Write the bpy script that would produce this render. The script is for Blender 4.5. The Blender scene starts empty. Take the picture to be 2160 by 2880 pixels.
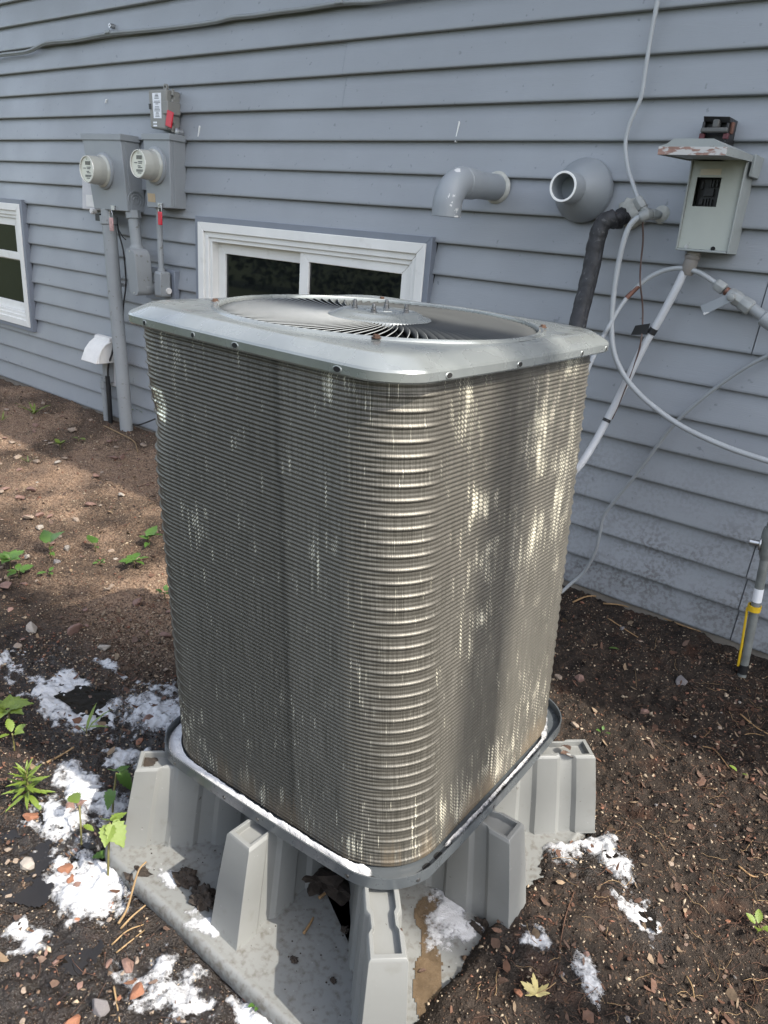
import bpy, bmesh, math, random
import numpy as np
from mathutils import Vector, Matrix

random.seed(7)
RNG = np.random.default_rng(7)
S = bpy.context.scene
COL = S.collection
PI = math.pi

# ------------------------------------------------------------------ camera
CAM_H = 1.36
F_PX, YAW, PITCH, ROLL = 2088.99, 0.644666, 0.369166, 0.081552
WALL_Y = 2.7057            # plane through the front lips of the siding


def cam_axes():
    cy, sy, cp, sp = math.cos(YAW), math.sin(YAW), math.cos(PITCH), math.sin(PITCH)
    fw = Vector((-sy * cp, cy * cp, -sp))
    r = Vector((cy, sy, 0))
    u = r.cross(fw)
    c, s = math.cos(ROLL), math.sin(ROLL)
    return r * c + u * s, -r * s + u * c, fw


CR, CU, CF = cam_axes()
cam_d = bpy.data.cameras.new('camera')
cam_d.sensor_fit = 'VERTICAL'
cam_d.sensor_height = 36.0
cam_d.lens = 36.0 * F_PX / 2880.0
cam_d.clip_start = 0.02
cam_d.clip_end = 500
cam = bpy.data.objects.new('camera', cam_d)
COL.objects.link(cam)
M = Matrix((CR, CU, -CF)).transposed().to_4x4()
M.translation = Vector((0, 0, CAM_H))
cam.matrix_world = M
S.camera = cam

# ------------------------------------------------------------------ light
SUN_EL, SUN_AZ = math.radians(50), math.radians(5)       # azimuth from +x towards +y (behind the wall)
W = bpy.data.worlds.new('World')
S.world = W
W.use_nodes = True
wn = W.node_tree.nodes
bg = wn['Background']
sky = wn.new('ShaderNodeTexSky')
sky.sky_type = 'NISHITA'
sky.sun_disc = False
sky.sun_elevation = SUN_EL
sky.sun_rotation = math.radians(90) - SUN_AZ
sky.air_density = 1.0
sky.dust_density = 2.5
sky.ozone_density = 1.0
bg.inputs[1].default_value = 0.15
hs = wn.new('ShaderNodeHueSaturation')      # thin high cloud: a paler sky
hs.inputs['Saturation'].default_value = 0.55
W.node_tree.links.new(sky.outputs[0], hs.inputs['Color'])
W.node_tree.links.new(hs.outputs[0], bg.inputs[0])
sun_d = bpy.data.lights.new('sun', 'SUN')
sun_d.energy = 2.45
sun_d.angle = math.radians(0.55)
sun_d.color = (1.0, 0.935, 0.835)
sun = bpy.data.objects.new('sun', sun_d)
COL.objects.link(sun)
sd = Vector((math.cos(SUN_AZ) * math.cos(SUN_EL), math.sin(SUN_AZ) * math.cos(SUN_EL), math.sin(SUN_EL)))
sun.rotation_euler = (-sd).to_track_quat('-Z', 'Y').to_euler()
sun.location = sd * 20
vs = S.view_settings
S.display_settings.display_device = 'sRGB'
vs.view_transform = 'Standard'
vs.look = 'None'
vs.exposure = 1.58
vs.gamma = 1.0
vs.use_curve_mapping = False

# ------------------------------------------------------------------ helpers
UPX = 2160.0 / 1659.0


def _ray(px, py):
    return CR * ((px * UPX - 1080) / F_PX) - CU * ((py * UPX - 1440) / F_PX) + CF


def on_wall(px, py, off=0.0):
    """point of the house wall (or of a plane standing off it) seen at a photo position"""
    d = _ray(px, py)
    return d * ((WALL_Y - off) / d.y) + Vector((0, 0, CAM_H))


def on_ground(px, py, z=-0.085):
    d = _ray(px, py)
    return d * ((z - CAM_H) / d.z) + Vector((0, 0, CAM_H))


def vn(x, y, seed=0):
    x = np.asarray(x, float); y = np.asarray(y, float)
    xi = np.floor(x).astype(np.int64); yi = np.floor(y).astype(np.int64)
    fx = x - xi; fy = y - yi
    fx = fx * fx * (3 - 2 * fx); fy = fy * fy * (3 - 2 * fy)

    def h(a, b):
        n = (a * 374761393 + b * 668265263 + seed * 1442695041) & 0xffffffff
        n = ((n ^ (n >> 13)) * 1274126177) & 0xffffffff
        return ((n ^ (n >> 16)) & 0xffff) / 65535.0
    return (h(xi, yi) * (1 - fx) + h(xi + 1, yi) * fx) * (1 - fy) + (h(xi, yi + 1) * (1 - fx) + h(xi + 1, yi + 1) * fx) * fy


def fbm(x, y, seed=0, oct=4):
    s = 0; a = 0.5; t = 0
    for i in range(oct):
        s = s + a * vn(x * 2 ** i, y * 2 ** i, seed + i * 17); t += a; a *= 0.55
    return s / t


ORG = {}


def tag(o, label=None, cat=None, group=None, kind=None):
    if label: o['label'] = label
    if cat: o['category'] = cat
    if group: o['group'] = group
    if kind: o['kind'] = kind
    return o


def thing(name, loc, label, cat, group=None):
    o = bpy.data.objects.new(name, None)
    o.empty_display_size = 0.05
    o.location = loc
    COL.objects.link(o)
    ORG[o.name] = Vector(loc)
    return tag(o, label, cat, group)


class MB:
    def __init__(self):
        self.v = []; self.f = []; self.m = []; self.mi = 0

    def add(self, vs_, fs):
        n = len(self.v)
        self.v += [tuple(p) for p in vs_]
        for q in fs:
            self.f.append(tuple(i + n for i in q)); self.m.append(self.mi)
        return self

    def hexa(self, a, b):
        """two quads (same winding) joined into a block"""
        return self.add(list(a) + list(b), [(0, 1, 2, 3), (7, 6, 5, 4), (0, 4, 5, 1), (1, 5, 6, 2), (2, 6, 7, 3), (3, 7, 4, 0)])

    def box(self, lo, hi):
        x0, y0, z0 = lo; x1, y1, z1 = hi
        return self.hexa([(x0, y0, z0), (x1, y0, z0), (x1, y0, z1), (x0, y0, z1)],
                         [(x0, y1, z0), (x1, y1, z0), (x1, y1, z1), (x0, y1, z1)])

    def tube(self, pts, r, seg=10, cap=True):
        P = [Vector(p) for p in pts]; n = len(P)
        R_ = [r] * n if not hasattr(r, '__len__') else list(r)
        base = len(self.v)
        t0 = (P[1] - P[0]).normalized()
        nrm = t0.orthogonal().normalized()
        for i in range(n):
            t = (P[min(i + 1, n - 1)] - P[max(i - 1, 0)])
            if t.length < 1e-9: t = t0.copy()
            t.normalize()
            nrm = (nrm - t * nrm.dot(t))
            nrm = nrm.normalized() if nrm.length > 1e-6 else t.orthogonal().normalized()
            b = t.cross(nrm)
            for j in range(seg):
                a = 2 * PI * j / seg
                self.v.append(tuple(P[i] + (nrm * math.cos(a) + b * math.sin(a)) * R_[i]))
        for i in range(n - 1):
            for j in range(seg):
                k = (j + 1) % seg
                self.f.append((base + i * seg + j, base + i * seg + k, base + (i + 1) * seg + k, base + (i + 1) * seg + j)); self.m.append(self.mi)
        if cap:
            self.f.append(tuple(base + j for j in range(seg))[::-1]); self.m.append(self.mi)
            self.f.append(tuple(base + (n - 1) * seg + j for j in range(seg))); self.m.append(self.mi)
        return self

    def lathe(self, c, axis, prof, seg=32, closed_ends=True):
        """prof: list of (distance along axis, radius)"""
        c = Vector(c); ax = Vector(axis).normalized()
        u = ax.orthogonal().normalized(); w = ax.cross(u)
        base = len(self.v); n = len(prof)
        for (d, r) in prof:
            for j in range(seg):
                a = 2 * PI * j / seg
                self.v.append(tuple(c + ax * d + (u * math.cos(a) + w * math.sin(a)) * r))
        for i in range(n - 1):
            for j in range(seg):
                k = (j + 1) % seg
                self.f.append((base + i * seg + j, base + i * seg + k, base + (i + 1) * seg + k, base + (i + 1) * seg + j)); self.m.append(self.mi)
        if closed_ends:
            self.f.append(tuple(base + j for j in range(seg))[::-1]); self.m.append(self.mi)
            self.f.append(tuple(base + (n - 1) * seg + j for j in range(seg))); self.m.append(self.mi)
        return self

    def build(self, name, mats, parent=None, loc=None, smooth=False, bevel=0, seg=2, angle=35):
        if not isinstance(mats, (list, tuple)): mats = [mats]
        org = ORG[parent.name] if parent else Vector(loc if loc is not None else (0, 0, 0))
        me = bpy.data.meshes.new(name)
        a = np.array(self.v, dtype=float).reshape(-1, 3) - np.array(org)
        me.from_pydata(a.tolist(), [], self.f)
        for m in mats: me.materials.append(m)
        if len(mats) > 1: me.polygons.foreach_set('material_index', self.m)
        if smooth: me.shade_smooth()
        me.validate()
        bm = bmesh.new(); bm.from_mesh(me)
        bmesh.ops.recalc_face_normals(bm, faces=bm.faces)
        bm.to_mesh(me); bm.free()
        if smooth and smooth != 'all':
            me.set_sharp_from_angle(angle=math.radians(angle + 5))
        o = bpy.data.objects.new(name, me)
        COL.objects.link(o)
        if parent: o.parent = parent
        else: o.location = org
        ORG[o.name] = org
        if bevel:
            b = o.modifiers.new('bevel', 'BEVEL'); b.width = bevel; b.segments = seg
            b.limit_method = 'ANGLE'; b.angle_limit = math.radians(angle)
            b.harden_normals = False
            me.shade_smooth(); me.set_sharp_from_angle(angle=math.radians(40))
        return o


def np_mesh(name, v, f, mats, parent=None, loc=(0, 0, 0), smooth=False, attrs=None, mi=None, uv=None):
    org = ORG[parent.name] if parent else Vector(loc)
    me = bpy.data.meshes.new(name)
    v = np.asarray(v, float) - np.array(org)
    f = np.asarray(f, np.int32)
    me.vertices.add(len(v)); me.vertices.foreach_set('co', v.astype(np.float32).ravel())
    k = f.shape[1]
    me.loops.add(f.size); me.loops.foreach_set('vertex_index', f.ravel())
    me.polygons.add(len(f)); me.polygons.foreach_set('loop_start', np.arange(0, f.size, k, dtype=np.int32))
    if mi is not None: me.polygons.foreach_set('material_index', np.asarray(mi, np.int32))
    for m in (mats if isinstance(mats, (list, tuple)) else [mats]): me.materials.append(m)
    me.update(calc_edges=True)
    if smooth: me.shade_smooth()
    if uv is not None:
        l = me.uv_layers.new(name='UVMap')
        l.data.foreach_set('uv', np.asarray(uv, np.float32)[f.ravel()].ravel())
    for n, a in (attrs or {}).items():
        at_ = me.attributes.new(n, 'FLOAT', 'POINT'); at_.data.foreach_set('value', np.asarray(a, np.float32))
    o = bpy.data.objects.new(name, me)
    COL.objects.link(o)
    if parent: o.parent = parent
    else: o.location = org
    ORG[o.name] = org
    return o


def spline(pts, n=8):
    """Catmull-Rom through points"""
    P = [Vector(p) for p in pts]
    P = [P[0] * 2 - P[1]] + P + [P[-1] * 2 - P[-2]]
    out = []
    for i in range(1, len(P) - 2):
        a, b, c, d = P[i - 1:i + 3]
        for j in range(n):
            t = j / n
            out.append(0.5 * ((2 * b) + (c - a) * t + (2 * a - 5 * b + 4 * c - d) * t * t + (3 * b - a - 3 * c + d) * t ** 3))
    out.append(P[-2])
    return out


def copy_child(o, parent):
    c = o.copy(); COL.objects.link(c); c.parent = parent
    ORG[c.name] = ORG[parent.name]
    return c


# ------------------------------------------------------------------ materials
def nd(nt, t, **kw):
    n = nt.nodes.new(t)
    for k, v_ in kw.items(): setattr(n, k, v_)
    return n


def pmat(name, col, rough=0.5, metal=0.0, var=0.12, vs_=6.0, bump=0.0, bs=80.0, sc=(1, 1, 1), spots=(), rvar=0.1, coat=0.0, spec=None, bsc=None, sss=0):
    m = bpy.data.materials.new(name); m.use_nodes = True
    nt = m.node_tree; L = nt.links.new
    P = nt.nodes['Principled BSDF']
    P.inputs['Metallic'].default_value = metal
    if coat: P.inputs['Coat Weight'].default_value = coat; P.inputs['Coat Roughness'].default_value = 0.08
    if spec is not None: P.inputs['Specular IOR Level'].default_value = spec
    if sss: P.inputs['Subsurface Weight'].default_value = sss; P.inputs['Subsurface Radius'].default_value = (.01, .01, .01)
    tc = nd(nt, 'ShaderNodeTexCoord')
    mp = nd(nt, 'ShaderNodeMapping'); mp.inputs['Scale'].default_value = sc
    L(tc.outputs['Object'], mp.inputs[0])
    nz = nd(nt, 'ShaderNodeTexNoise'); nz.inputs['Scale'].default_value = vs_; nz.inputs['Detail'].default_value = 7; nz.inputs['Roughness'].default_value = .62
    L(mp.outputs[0], nz.inputs['Vector'])
    rp = nd(nt, 'ShaderNodeValToRGB')
    rp.color_ramp.elements[0].position = .3; rp.color_ramp.elements[1].position = .7
    rp.color_ramp.elements[0].color = [max(c * (1 - var), 0) for c in col[:3]] + [1]
    rp.color_ramp.elements[1].color = [min(c * (1 + var), 1) for c in col[:3]] + [1]
    L(nz.outputs[0], rp.inputs[0])
    cur = rp.outputs[0]
    for i, (scol, ssc, th, soft, amt) in enumerate(spots):
        n2 = nd(nt, 'ShaderNodeTexNoise'); n2.inputs['Scale'].default_value = ssc; n2.inputs['Detail'].default_value = 5; n2.noise_dimensions = '4D'; n2.inputs['W'].default_value = 3.1 * i + 1
        L(mp.outputs[0], n2.inputs['Vector'])
        mr = nd(nt, 'ShaderNodeMapRange'); mr.inputs['From Min'].default_value = th; mr.inputs['From Max'].default_value = th + soft; mr.inputs['To Max'].default_value = amt
        L(n2.outputs[0], mr.inputs[0])
        mx = nd(nt, 'ShaderNodeMix', data_type='RGBA')
        L(mr.outputs[0], mx.inputs['Factor']); L(cur, mx.inputs['A']); mx.inputs['B'].default_value = list(scol) + [1]
        cur = mx.outputs['Result']
    L(cur, P.inputs['Base Color'])
    if rvar:
        mr = nd(nt, 'ShaderNodeMapRange'); mr.inputs['From Min'].default_value = .3; mr.inputs['From Max'].default_value = .7
        mr.inputs['To Min'].default_value = max(rough - rvar, .02); mr.inputs['To Max'].default_value = min(rough + rvar, 1)
        n3 = nd(nt, 'ShaderNodeTexNoise'); n3.inputs['Scale'].default_value = vs_ * 2.3; n3.inputs['Detail'].default_value = 5
        L(mp.outputs[0], n3.inputs['Vector']); L(n3.outputs[0], mr.inputs[0]); L(mr.outputs[0], P.inputs['Roughness'])
    else:
        P.inputs['Roughness'].default_value = rough
    if bump:
        mp2 = nd(nt, 'ShaderNodeMapping'); mp2.inputs['Scale'].default_value = bsc or sc
        L(tc.outputs['Object'], mp2.inputs[0])
        n4 = nd(nt, 'ShaderNodeTexNoise'); n4.inputs['Scale'].default_value = bs; n4.inputs['Detail'].default_value = 5
        L(mp2.outputs[0], n4.inputs['Vector'])
        b = nd(nt, 'ShaderNodeBump'); b.inputs['Strength'].default_value = bump; b.inputs['Distance'].default_value = .002
        L(n4.outputs[0], b.inputs['Height']); L(b.outputs[0], P.inputs['Normal'])
    m['_c'] = 0
    return m


def mixin(m, fac_socket, col=None, rough=None, metal=None):
    """blend a second look into a material by a mask socket"""
    nt = m.node_tree; L = nt.links.new; P = nt.nodes['Principled BSDF']
    for nm, val in (('Base Color', col), ('Roughness', rough), ('Metallic', metal)):
        if val is None: continue
        i = P.inputs[nm]
        mx = nd(nt, 'ShaderNodeMix', data_type='RGBA' if nm == 'Base Color' else 'FLOAT')
        L(fac_socket, mx.inputs['Factor'])
        if i.is_linked: L(i.links[0].from_socket, mx.inputs['A'])
        else: mx.inputs['A'].default_value = i.default_value
        if isinstance(val, bpy.types.NodeSocket): L(val, mx.inputs['B'])
        elif nm == 'Base Color': mx.inputs['B'].default_value = list(val) + [1]
        else: mx.inputs['B'].default_value = val
        L(mx.outputs['Result'], i)


def attr(nt, n):
    a = nd(nt, 'ShaderNodeAttribute'); a.attribute_name = n
    return a.outputs['Fac']


def maprange(nt, s, a, b, c=0., d=1.):
    mr = nd(nt, 'ShaderNodeMapRange'); nt.links.new(s, mr.inputs[0])
    for k_, v_ in zip(('From Min', 'From Max', 'To Min', 'To Max'), (a, b, c, d)): mr.inputs[k_].default_value = v_
    return mr.outputs[0]


def math_(nt, op, a, b=None):
    n = nd(nt, 'ShaderNodeMath', operation=op)
    for i, s in enumerate((a, b)):
        if s is None: continue
        if isinstance(s, (int, float)): n.inputs[i].default_value = s
        else: nt.links.new(s, n.inputs[i])
    return n.outputs[0]


def noise(nt, vec, scale, detail=4, dim='3D', w=0):
    n = nd(nt, 'ShaderNodeTexNoise', noise_dimensions=dim); n.inputs['Scale'].default_value = scale; n.inputs['Detail'].default_value = detail
    if dim == '4D': n.inputs['W'].default_value = w
    nt.links.new(vec, n.inputs['Vector'])
    return n.outputs[0]


DIRT = (.045, .035, .025)
M_siding = pmat('siding_blue_grey', (.262, .277, .293), rough=.40, var=.07, vs_=1.6, bump=.35, bs=60, sc=(1, 1, 1), bsc=(.35, 8, 8),
                spots=[((.12, .13, .14), 38, .66, .05, .55), ((.30, .32, .35), 2.2, .55, .25, .35)])
_nt = M_siding.node_tree
_tc = [n for n in _nt.nodes if n.type == 'TEX_COORD'][0]
_sx = nd(_nt, 'ShaderNodeSeparateXYZ'); _nt.links.new(_tc.outputs['Object'], _sx.inputs[0])
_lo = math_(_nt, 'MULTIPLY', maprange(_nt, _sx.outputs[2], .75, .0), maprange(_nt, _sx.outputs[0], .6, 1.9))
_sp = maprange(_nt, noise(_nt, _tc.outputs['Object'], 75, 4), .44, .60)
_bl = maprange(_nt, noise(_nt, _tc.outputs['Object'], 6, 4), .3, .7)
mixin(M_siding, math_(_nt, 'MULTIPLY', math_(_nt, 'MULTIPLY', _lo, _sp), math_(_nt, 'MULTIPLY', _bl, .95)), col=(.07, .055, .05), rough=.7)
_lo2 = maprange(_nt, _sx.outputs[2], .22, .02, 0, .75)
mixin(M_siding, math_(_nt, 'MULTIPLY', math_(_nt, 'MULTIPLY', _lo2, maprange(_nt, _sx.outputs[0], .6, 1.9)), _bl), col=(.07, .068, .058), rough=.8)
M_trimgrey = pmat('trim_grey', (.19, .21, .245), rough=.4, var=.08)
M_white = pmat('white_vinyl', (.74, .73, .69), rough=.4, var=.05, spots=[((.45, .42, .36), 14, .62, .15, .4)])
M_glass = pmat('dark_window_glass', (.006, .007, .008), rough=.03, var=.2, rvar=0)
M_inside = pmat('dark_interior', (.012, .012, .013), rough=.8)
M_conc = pmat('foundation_concrete', (.17, .15, .125), rough=.9, var=.3, vs_=12, bump=.6, bs=60)
M_boxgrey = pmat('grey_enamel', (.245, .26, .27), rough=.42, var=.06, vs_=3, bump=.05, bs=40)
M_conduit = pmat('conduit_grey', (.27, .285, .29), rough=.5, var=.08, spots=[((.12, .11, .09), 40, .63, .05, .6)])
M_nid = pmat('network_box_taupe', (.23, .225, .205), rough=.5, var=.07)
M_label = pmat('white_label', (.75, .76, .78), rough=.5, var=.03)
M_print = pmat('dark_print', (.08, .08, .085), rough=.6)
M_lcd = pmat('lcd_dark', (.06, .065, .055), rough=.2)
M_red = pmat('red_plastic', (.55, .02, .04), rough=.35, var=.08)
M_pinkred = pmat('faded_red_tag', (.5, .3, .28), rough=.5, var=.4, vs_=40)
M_tan = pmat('tan_sticker', (.42, .32, .2), rough=.7, var=.1, vs_=20)
M_steel = pmat('zinc_steel', (.5, .5, .5), rough=.35, metal=.9, var=.2, vs_=20)
M_nut = pmat('dark_nut_steel', (.13, .13, .13), rough=.3, metal=.8, var=.3, vs_=60)
M_meter = pmat('meter_cover', (.40, .40, .355), rough=.15, var=.08, vs_=8, coat=.6)
M_face = pmat('meter_face', (.62, .62, .52), rough=.4, var=.05)
M_rimclear = pmat('meter_rim', (.55, .55, .50), rough=.12, coat=1, var=.1)
M_palebox = pmat('weathered_pale_box', (.55, .54, .54), rough=.7, var=.12, vs_=9)
M_outlet = pmat('chalky_white_plastic', (.72, .70, .66), rough=.7, var=.08, vs_=14)
M_black = pmat('black_plastic', (.015, .015, .016), rough=.45, var=.2)
M_blackcable = pmat('black_cable', (.02, .02, .02), rough=.5)
M_foamins = pmat('black_foam_insulation', (.022, .022, .024), rough=.62, var=.45, vs_=25, bump=1.0, bs=70, spots=[((.10, .10, .10), 60, .6, .06, .6)])
M_pvc = pmat('painted_pvc', (.245, .265, .28), rough=.45, var=.06, spots=[((.6, .6, .59), 13, .60, .01, 1)])
M_pvcplain = pmat('painted_pvc_cone', (.25, .27, .285), rough=.42, var=.06)
M_pvcraw = pmat('bare_pvc_chips', (.8, .8, .77), rough=.4, var=.03)
M_caulk = pmat('caulk', (.42, .42, .38), rough=.8, var=.2, vs_=30, bump=.8, bs=60)
M_hose = pmat('pale_grey_tubing', (.36, .375, .38), rough=.45, var=.07, vs_=12)
M_flex = pmat('pale_conduit', (.48, .49, .50), rough=.45, var=.07, vs_=12)
M_cablegrey = pmat('painted_cable', (.25, .265, .27), rough=.5, var=.1)
M_wirebrown = pmat('brown_wire', (.09, .055, .045), rough=.5)
M_copper = pmat('bare_copper', (.17, .08, .055), rough=.5, metal=.4, var=.3, vs_=40)
M_disc = pmat('disconnect_enamel', (.37, .39, .35), rough=.42, var=.07, vs_=5, spots=[((.14, .12, .09), 30, .68, .03, .7)])
M_discside = pmat('disconnect_grey', (.27, .29, .28), rough=.45, var=.09, vs_=5, spots=[((.13, .11, .09), 26, .67, .04, .7)])
M_lidedge = pmat('peeling_lid_edge', (.27, .16, .125), rough=.6, var=.25, vs_=30, spots=[((.5, .5, .48), 34, .46, .06, .9)], sc=(1, 1, 3))
M_gaspipe = pmat('weathered_steel_pipe', (.17, .18, .17), rough=.6, metal=.2, var=.3, vs_=18, bump=.4, bs=80, spots=[((.2, .08, .03), 14, .62, .08, .7)])
M_yellow = pmat('yellow_plastic', (.62, .40, .02), rough=.4, var=.1)
M_brass = pmat('painted_brass', (.30, .31, .30), rough=.5, metal=.1, var=.15, vs_=25)
M_capmat = pmat('cap_painted_steel', (.24, .258, .252), rough=.27, metal=.45, var=.10, vs_=7, bump=.10, bs=18,
                spots=[((.16, .17, .165), 9, .50, .25, .55), ((.34, .35, .35), 60, .66, .08, .4)], rvar=.14, coat=.35)
M_louver = pmat('grille_face_shade', (.055, .058, .058), rough=.75, metal=0, var=.1, vs_=10, spec=.08)  # vane faces: shade between the vanes put into a darker colour
M_void = pmat('dark_void', (.006, .006, .006), rough=.8, var=.1)
M_rust = pmat('rusty_screw', (.085, .045, .028), rough=.65, metal=.3, var=.4, vs_=60)
M_pan = pmat('pan_slate_grey', (.070, .079, .085), rough=.32, var=.12, vs_=12, coat=.3, spots=[((.16, .17, .175), 18, .66, .05, .4)])
M_pad = pmat('pad_plastic', (.180, .184, .176), rough=.45, var=.05, vs_=4, bump=.12, bs=45,
             spots=[((.06, .05, .038), 75, .70, .02, .85), ((.14, .13, .105), 4, .54, .25, .2), ((.11, .10, .08), 26, .62, .12, .3), ((.33, .33, .32), 90, .70, .03, .5)])
_nt = M_pad.node_tree
_tc = [n for n in _nt.nodes if n.type == 'TEX_COORD'][0]
_sx = nd(_nt, 'ShaderNodeSeparateXYZ'); _nt.links.new(_tc.outputs['Object'], _sx.inputs[0])
_g = math_(_nt, 'ADD', maprange(_nt, _sx.outputs[2], .115, .02, 0, .62), math_(_nt, 'MULTIPLY', noise(_nt, _tc.outputs['Object'], 75, 5), .75))
mixin(M_pad, maprange(_nt, _g, .93, 1.12, 0, .7), col=(.075, .062, .045), rough=.75)     # soil splashed up from the ground
M_foam = pmat('soap_foam', (.47, .475, .485), rough=.55, var=.04, vs_=40, bump=1.0, bs=300)
_nt = M_foam.node_tree; _P = _nt.nodes['Principled BSDF']
_tc = [n for n in _nt.nodes if n.type == 'TEX_COORD'][0]
_vor = nd(_nt, 'ShaderNodeTexVoronoi'); _vor.inputs['Scale'].default_value = 150; _nt.links.new(_tc.outputs['Object'], _vor.inputs['Vector'])
_v = math_(_nt, 'ADD', math_(_nt, 'MULTIPLY', attr(_nt, 'foam'), 1.35), math_(_nt, 'MULTIPLY', math_(_nt, 'SUBTRACT', noise(_nt, _tc.outputs['Object'], 75, 5), .5), 1.5))
_v = math_(_nt, 'ADD', _v, math_(_nt, 'MULTIPLY', math_(_nt, 'SUBTRACT', _vor.outputs['Distance'], .45), .55))
_nt.links.new(maprange(_nt, _v, -.12, .85), _P.inputs['Alpha'])      # thin edges of the froth let the soil show between bubbles
M_water = pmat('dirty_water', (.012, .010, .008), rough=.03, var=.3, rvar=0)
M_wetmuck = pmat('brown_silt', (.10, .072, .045), rough=.25, var=.3, vs_=30, bump=.5, bs=120)
M_stone = [pmat('stone_red', (.19, .115, .092), rough=.75, var=.3, vs_=25, bump=.5, bs=90),
           pmat('stone_tan', (.25, .195, .15), rough=.8, var=.25, vs_=25, bump=.5, bs=90),
           pmat('stone_grey', (.14, .13, .13), rough=.75, var=.3, vs_=25, bump=.5, bs=90),
           pmat('stone_pale', (.29, .26, .225), rough=.8, var=.2, vs_=25, bump=.4, bs=90),
           pmat('stone_orange', (.23, .10, .055), rough=.7, var=.3, vs_=25, bump=.5, bs=90)]
M_leaf = pmat('leaf_green', (.055, .115, .018), rough=.45, var=.25, vs_=60, bump=.3, bs=120)
M_leafpale = pmat('leaf_yellow_green', (.115, .165, .022), rough=.45, var=.25, vs_=60, bump=.3, bs=120)
M_stem = pmat('stem_green_brown', (.13, .12, .04), rough=.6, var=.3, vs_=40)
M_twig = pmat('twig_tan', (.26, .16, .075), rough=.75, var=.35, vs_=40, bump=.6, bs=120)
M_root = pmat('root_brown', (.085, .042, .025), rough=.8, var=.4, vs_=60)
M_straw = pmat('dry_straw', (.25, .165, .08), rough=.7, var=.25, vs_=60)
M_deadleaf = pmat('yellow_dead_leaf', (.46, .39, .17), rough=.6, var=.25, vs_=50, bump=.4, bs=120, spots=[((.2, .12, .05), 90, .66, .04, .8)])
M_bark = pmat('brown_dead_leaf', (.085, .050, .034), rough=.7, var=.3, vs_=50, bump=.5, bs=100)
for m_ in (M_leaf, M_leafpale):
    m_.node_tree.nodes['Principled BSDF'].inputs['Transmission Weight'].default_value = 0.0

# ================================================================== GROUND
PADC = Vector((-.885, 1.18)); PADX, PADY = .445, .48
PLATE_Z = -.07


def sstep(t):
    t = np.clip(t, 0, 1); return t * t * (3 - 2 * t)


def ground_h(x, y):
    x = np.asarray(x, float); y = np.asarray(y, float)
    z = .015 - .108 * sstep((WALL_Y + .02 - y) / 1.05)
    near = sstep((x + 9) / 2) * sstep((3 - x) / 1)
    d = (vn(x * 2.1, y * 2.1, 1) - .5) * .035 + (fbm(x * 7, y * 7, 2, 3) - .5) * .030 + (fbm(x * 24, y * 24, 3, 3) - .5) * .019 + (fbm(x * 75, y * 75, 4, 2) - .5) * .017
    z = z + d * near
    # soil heaped against the right side of the pad
    zone = sstep((y - .62) / .15) * sstep((1.75 - y) / .1) * sstep((x + .505 + (vn(x * 9, y * 9, 15) - .5) * .06) / .06) * sstep((-.02 - x) / .35)
    z = z + zone * (.040 + .02 * np.exp(-(((y - .98) / .2) ** 2)))
    # under the pad
    dx = np.abs(x - PADC.x) - PADX; dy = np.abs(y - PADC.y) - PADY
    ins = sstep((-np.maximum(dx + .085 * (x > PADC.x), dy)) / .03)
    z = np.where(ins > 0, np.minimum(z, z * (1 - ins) + ins * -.112), z)
    return z


WET = []    # (x, y, rx, ry, rot, strength)


def wet_at(x, y):
    w = np.zeros_like(np.asarray(x, float))
    n = (fbm(x * 6, y * 6, 40, 4) - .5) * 1.6
    for (cx, cy, rx, ry, rot, s) in WET:
        dx, dy = x - cx, y - cy
        c_, s_ = math.cos(rot), math.sin(rot)
        u = (dx * c_ + dy * s_) / rx; v = (-dx * s_ + dy * c_) / ry
        w = np.maximum(w, s * np.clip(1.25 - np.sqrt(u * u + v * v) + n * .6, 0, 1))
    return np.clip(w, 0, 1)


for (px, py, rx, ry, rot, s) in [(150, 1820, .45, .30, .2, 1), (120, 2060, .42, .28, 0, 1), (330, 2110, .30, .16, .3, 1), (170, 1500, .55, .20, 0, .9),
                                 (320, 1600, .25, .25, 0, 1), (1230, 1840, .20, .11, -.4, .9), (1390, 1990, .10, .06, -.5, .9), (40, 2180, .3, .2, 0, .8),
                                 (1150, 2090, .12, .10, 0, .5), (560, 2180, .2, .1, 0, .9)]:
    p = on_ground(px, py)
    WET.append((p.x, p.y, rx, ry, rot, s))


def axis(parts):
    a = []
    for lo, hi, st in parts:
        n = max(1, int(round((hi - lo) / st))); a += list(np.linspace(lo, hi, n, endpoint=False))
    a.append(parts[-1][1]); return np.array(a)


gx = axis([(-80, -20, 10), (-20, -7, 1.5), (-7, -2.3, .016), (-2.3, .3, .0062), (.3, 1.6, .03), (1.6, 6, .6), (6, 60, 9)])
gy = axis([(-80, -20, 10), (-20, -2, 1.5), (-2, .2, .1), (.2, 2.78, .0062), (2.78, 3.2, .1), (3.2, 40, 6)])
GX, GY = np.meshgrid(gx, gy)
GZ = ground_h(GX, GY)
GZ = GZ - .006 * wet_at(GX, GY)
nx_, ny_ = len(gx), len(gy)
gi = np.arange(nx_ * ny_).reshape(ny_, nx_)
gf = np.stack([gi[:-1, :-1], gi[:-1, 1:], gi[1:, 1:], gi[1:, :-1]], -1).reshape(-1, 4)
wetv = wet_at(GX, GY)
warm = np.clip(.5 + (fbm(GX * 1.6, GY * 1.6, 9, 3) - .5) * 2, 0, 1)

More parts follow.
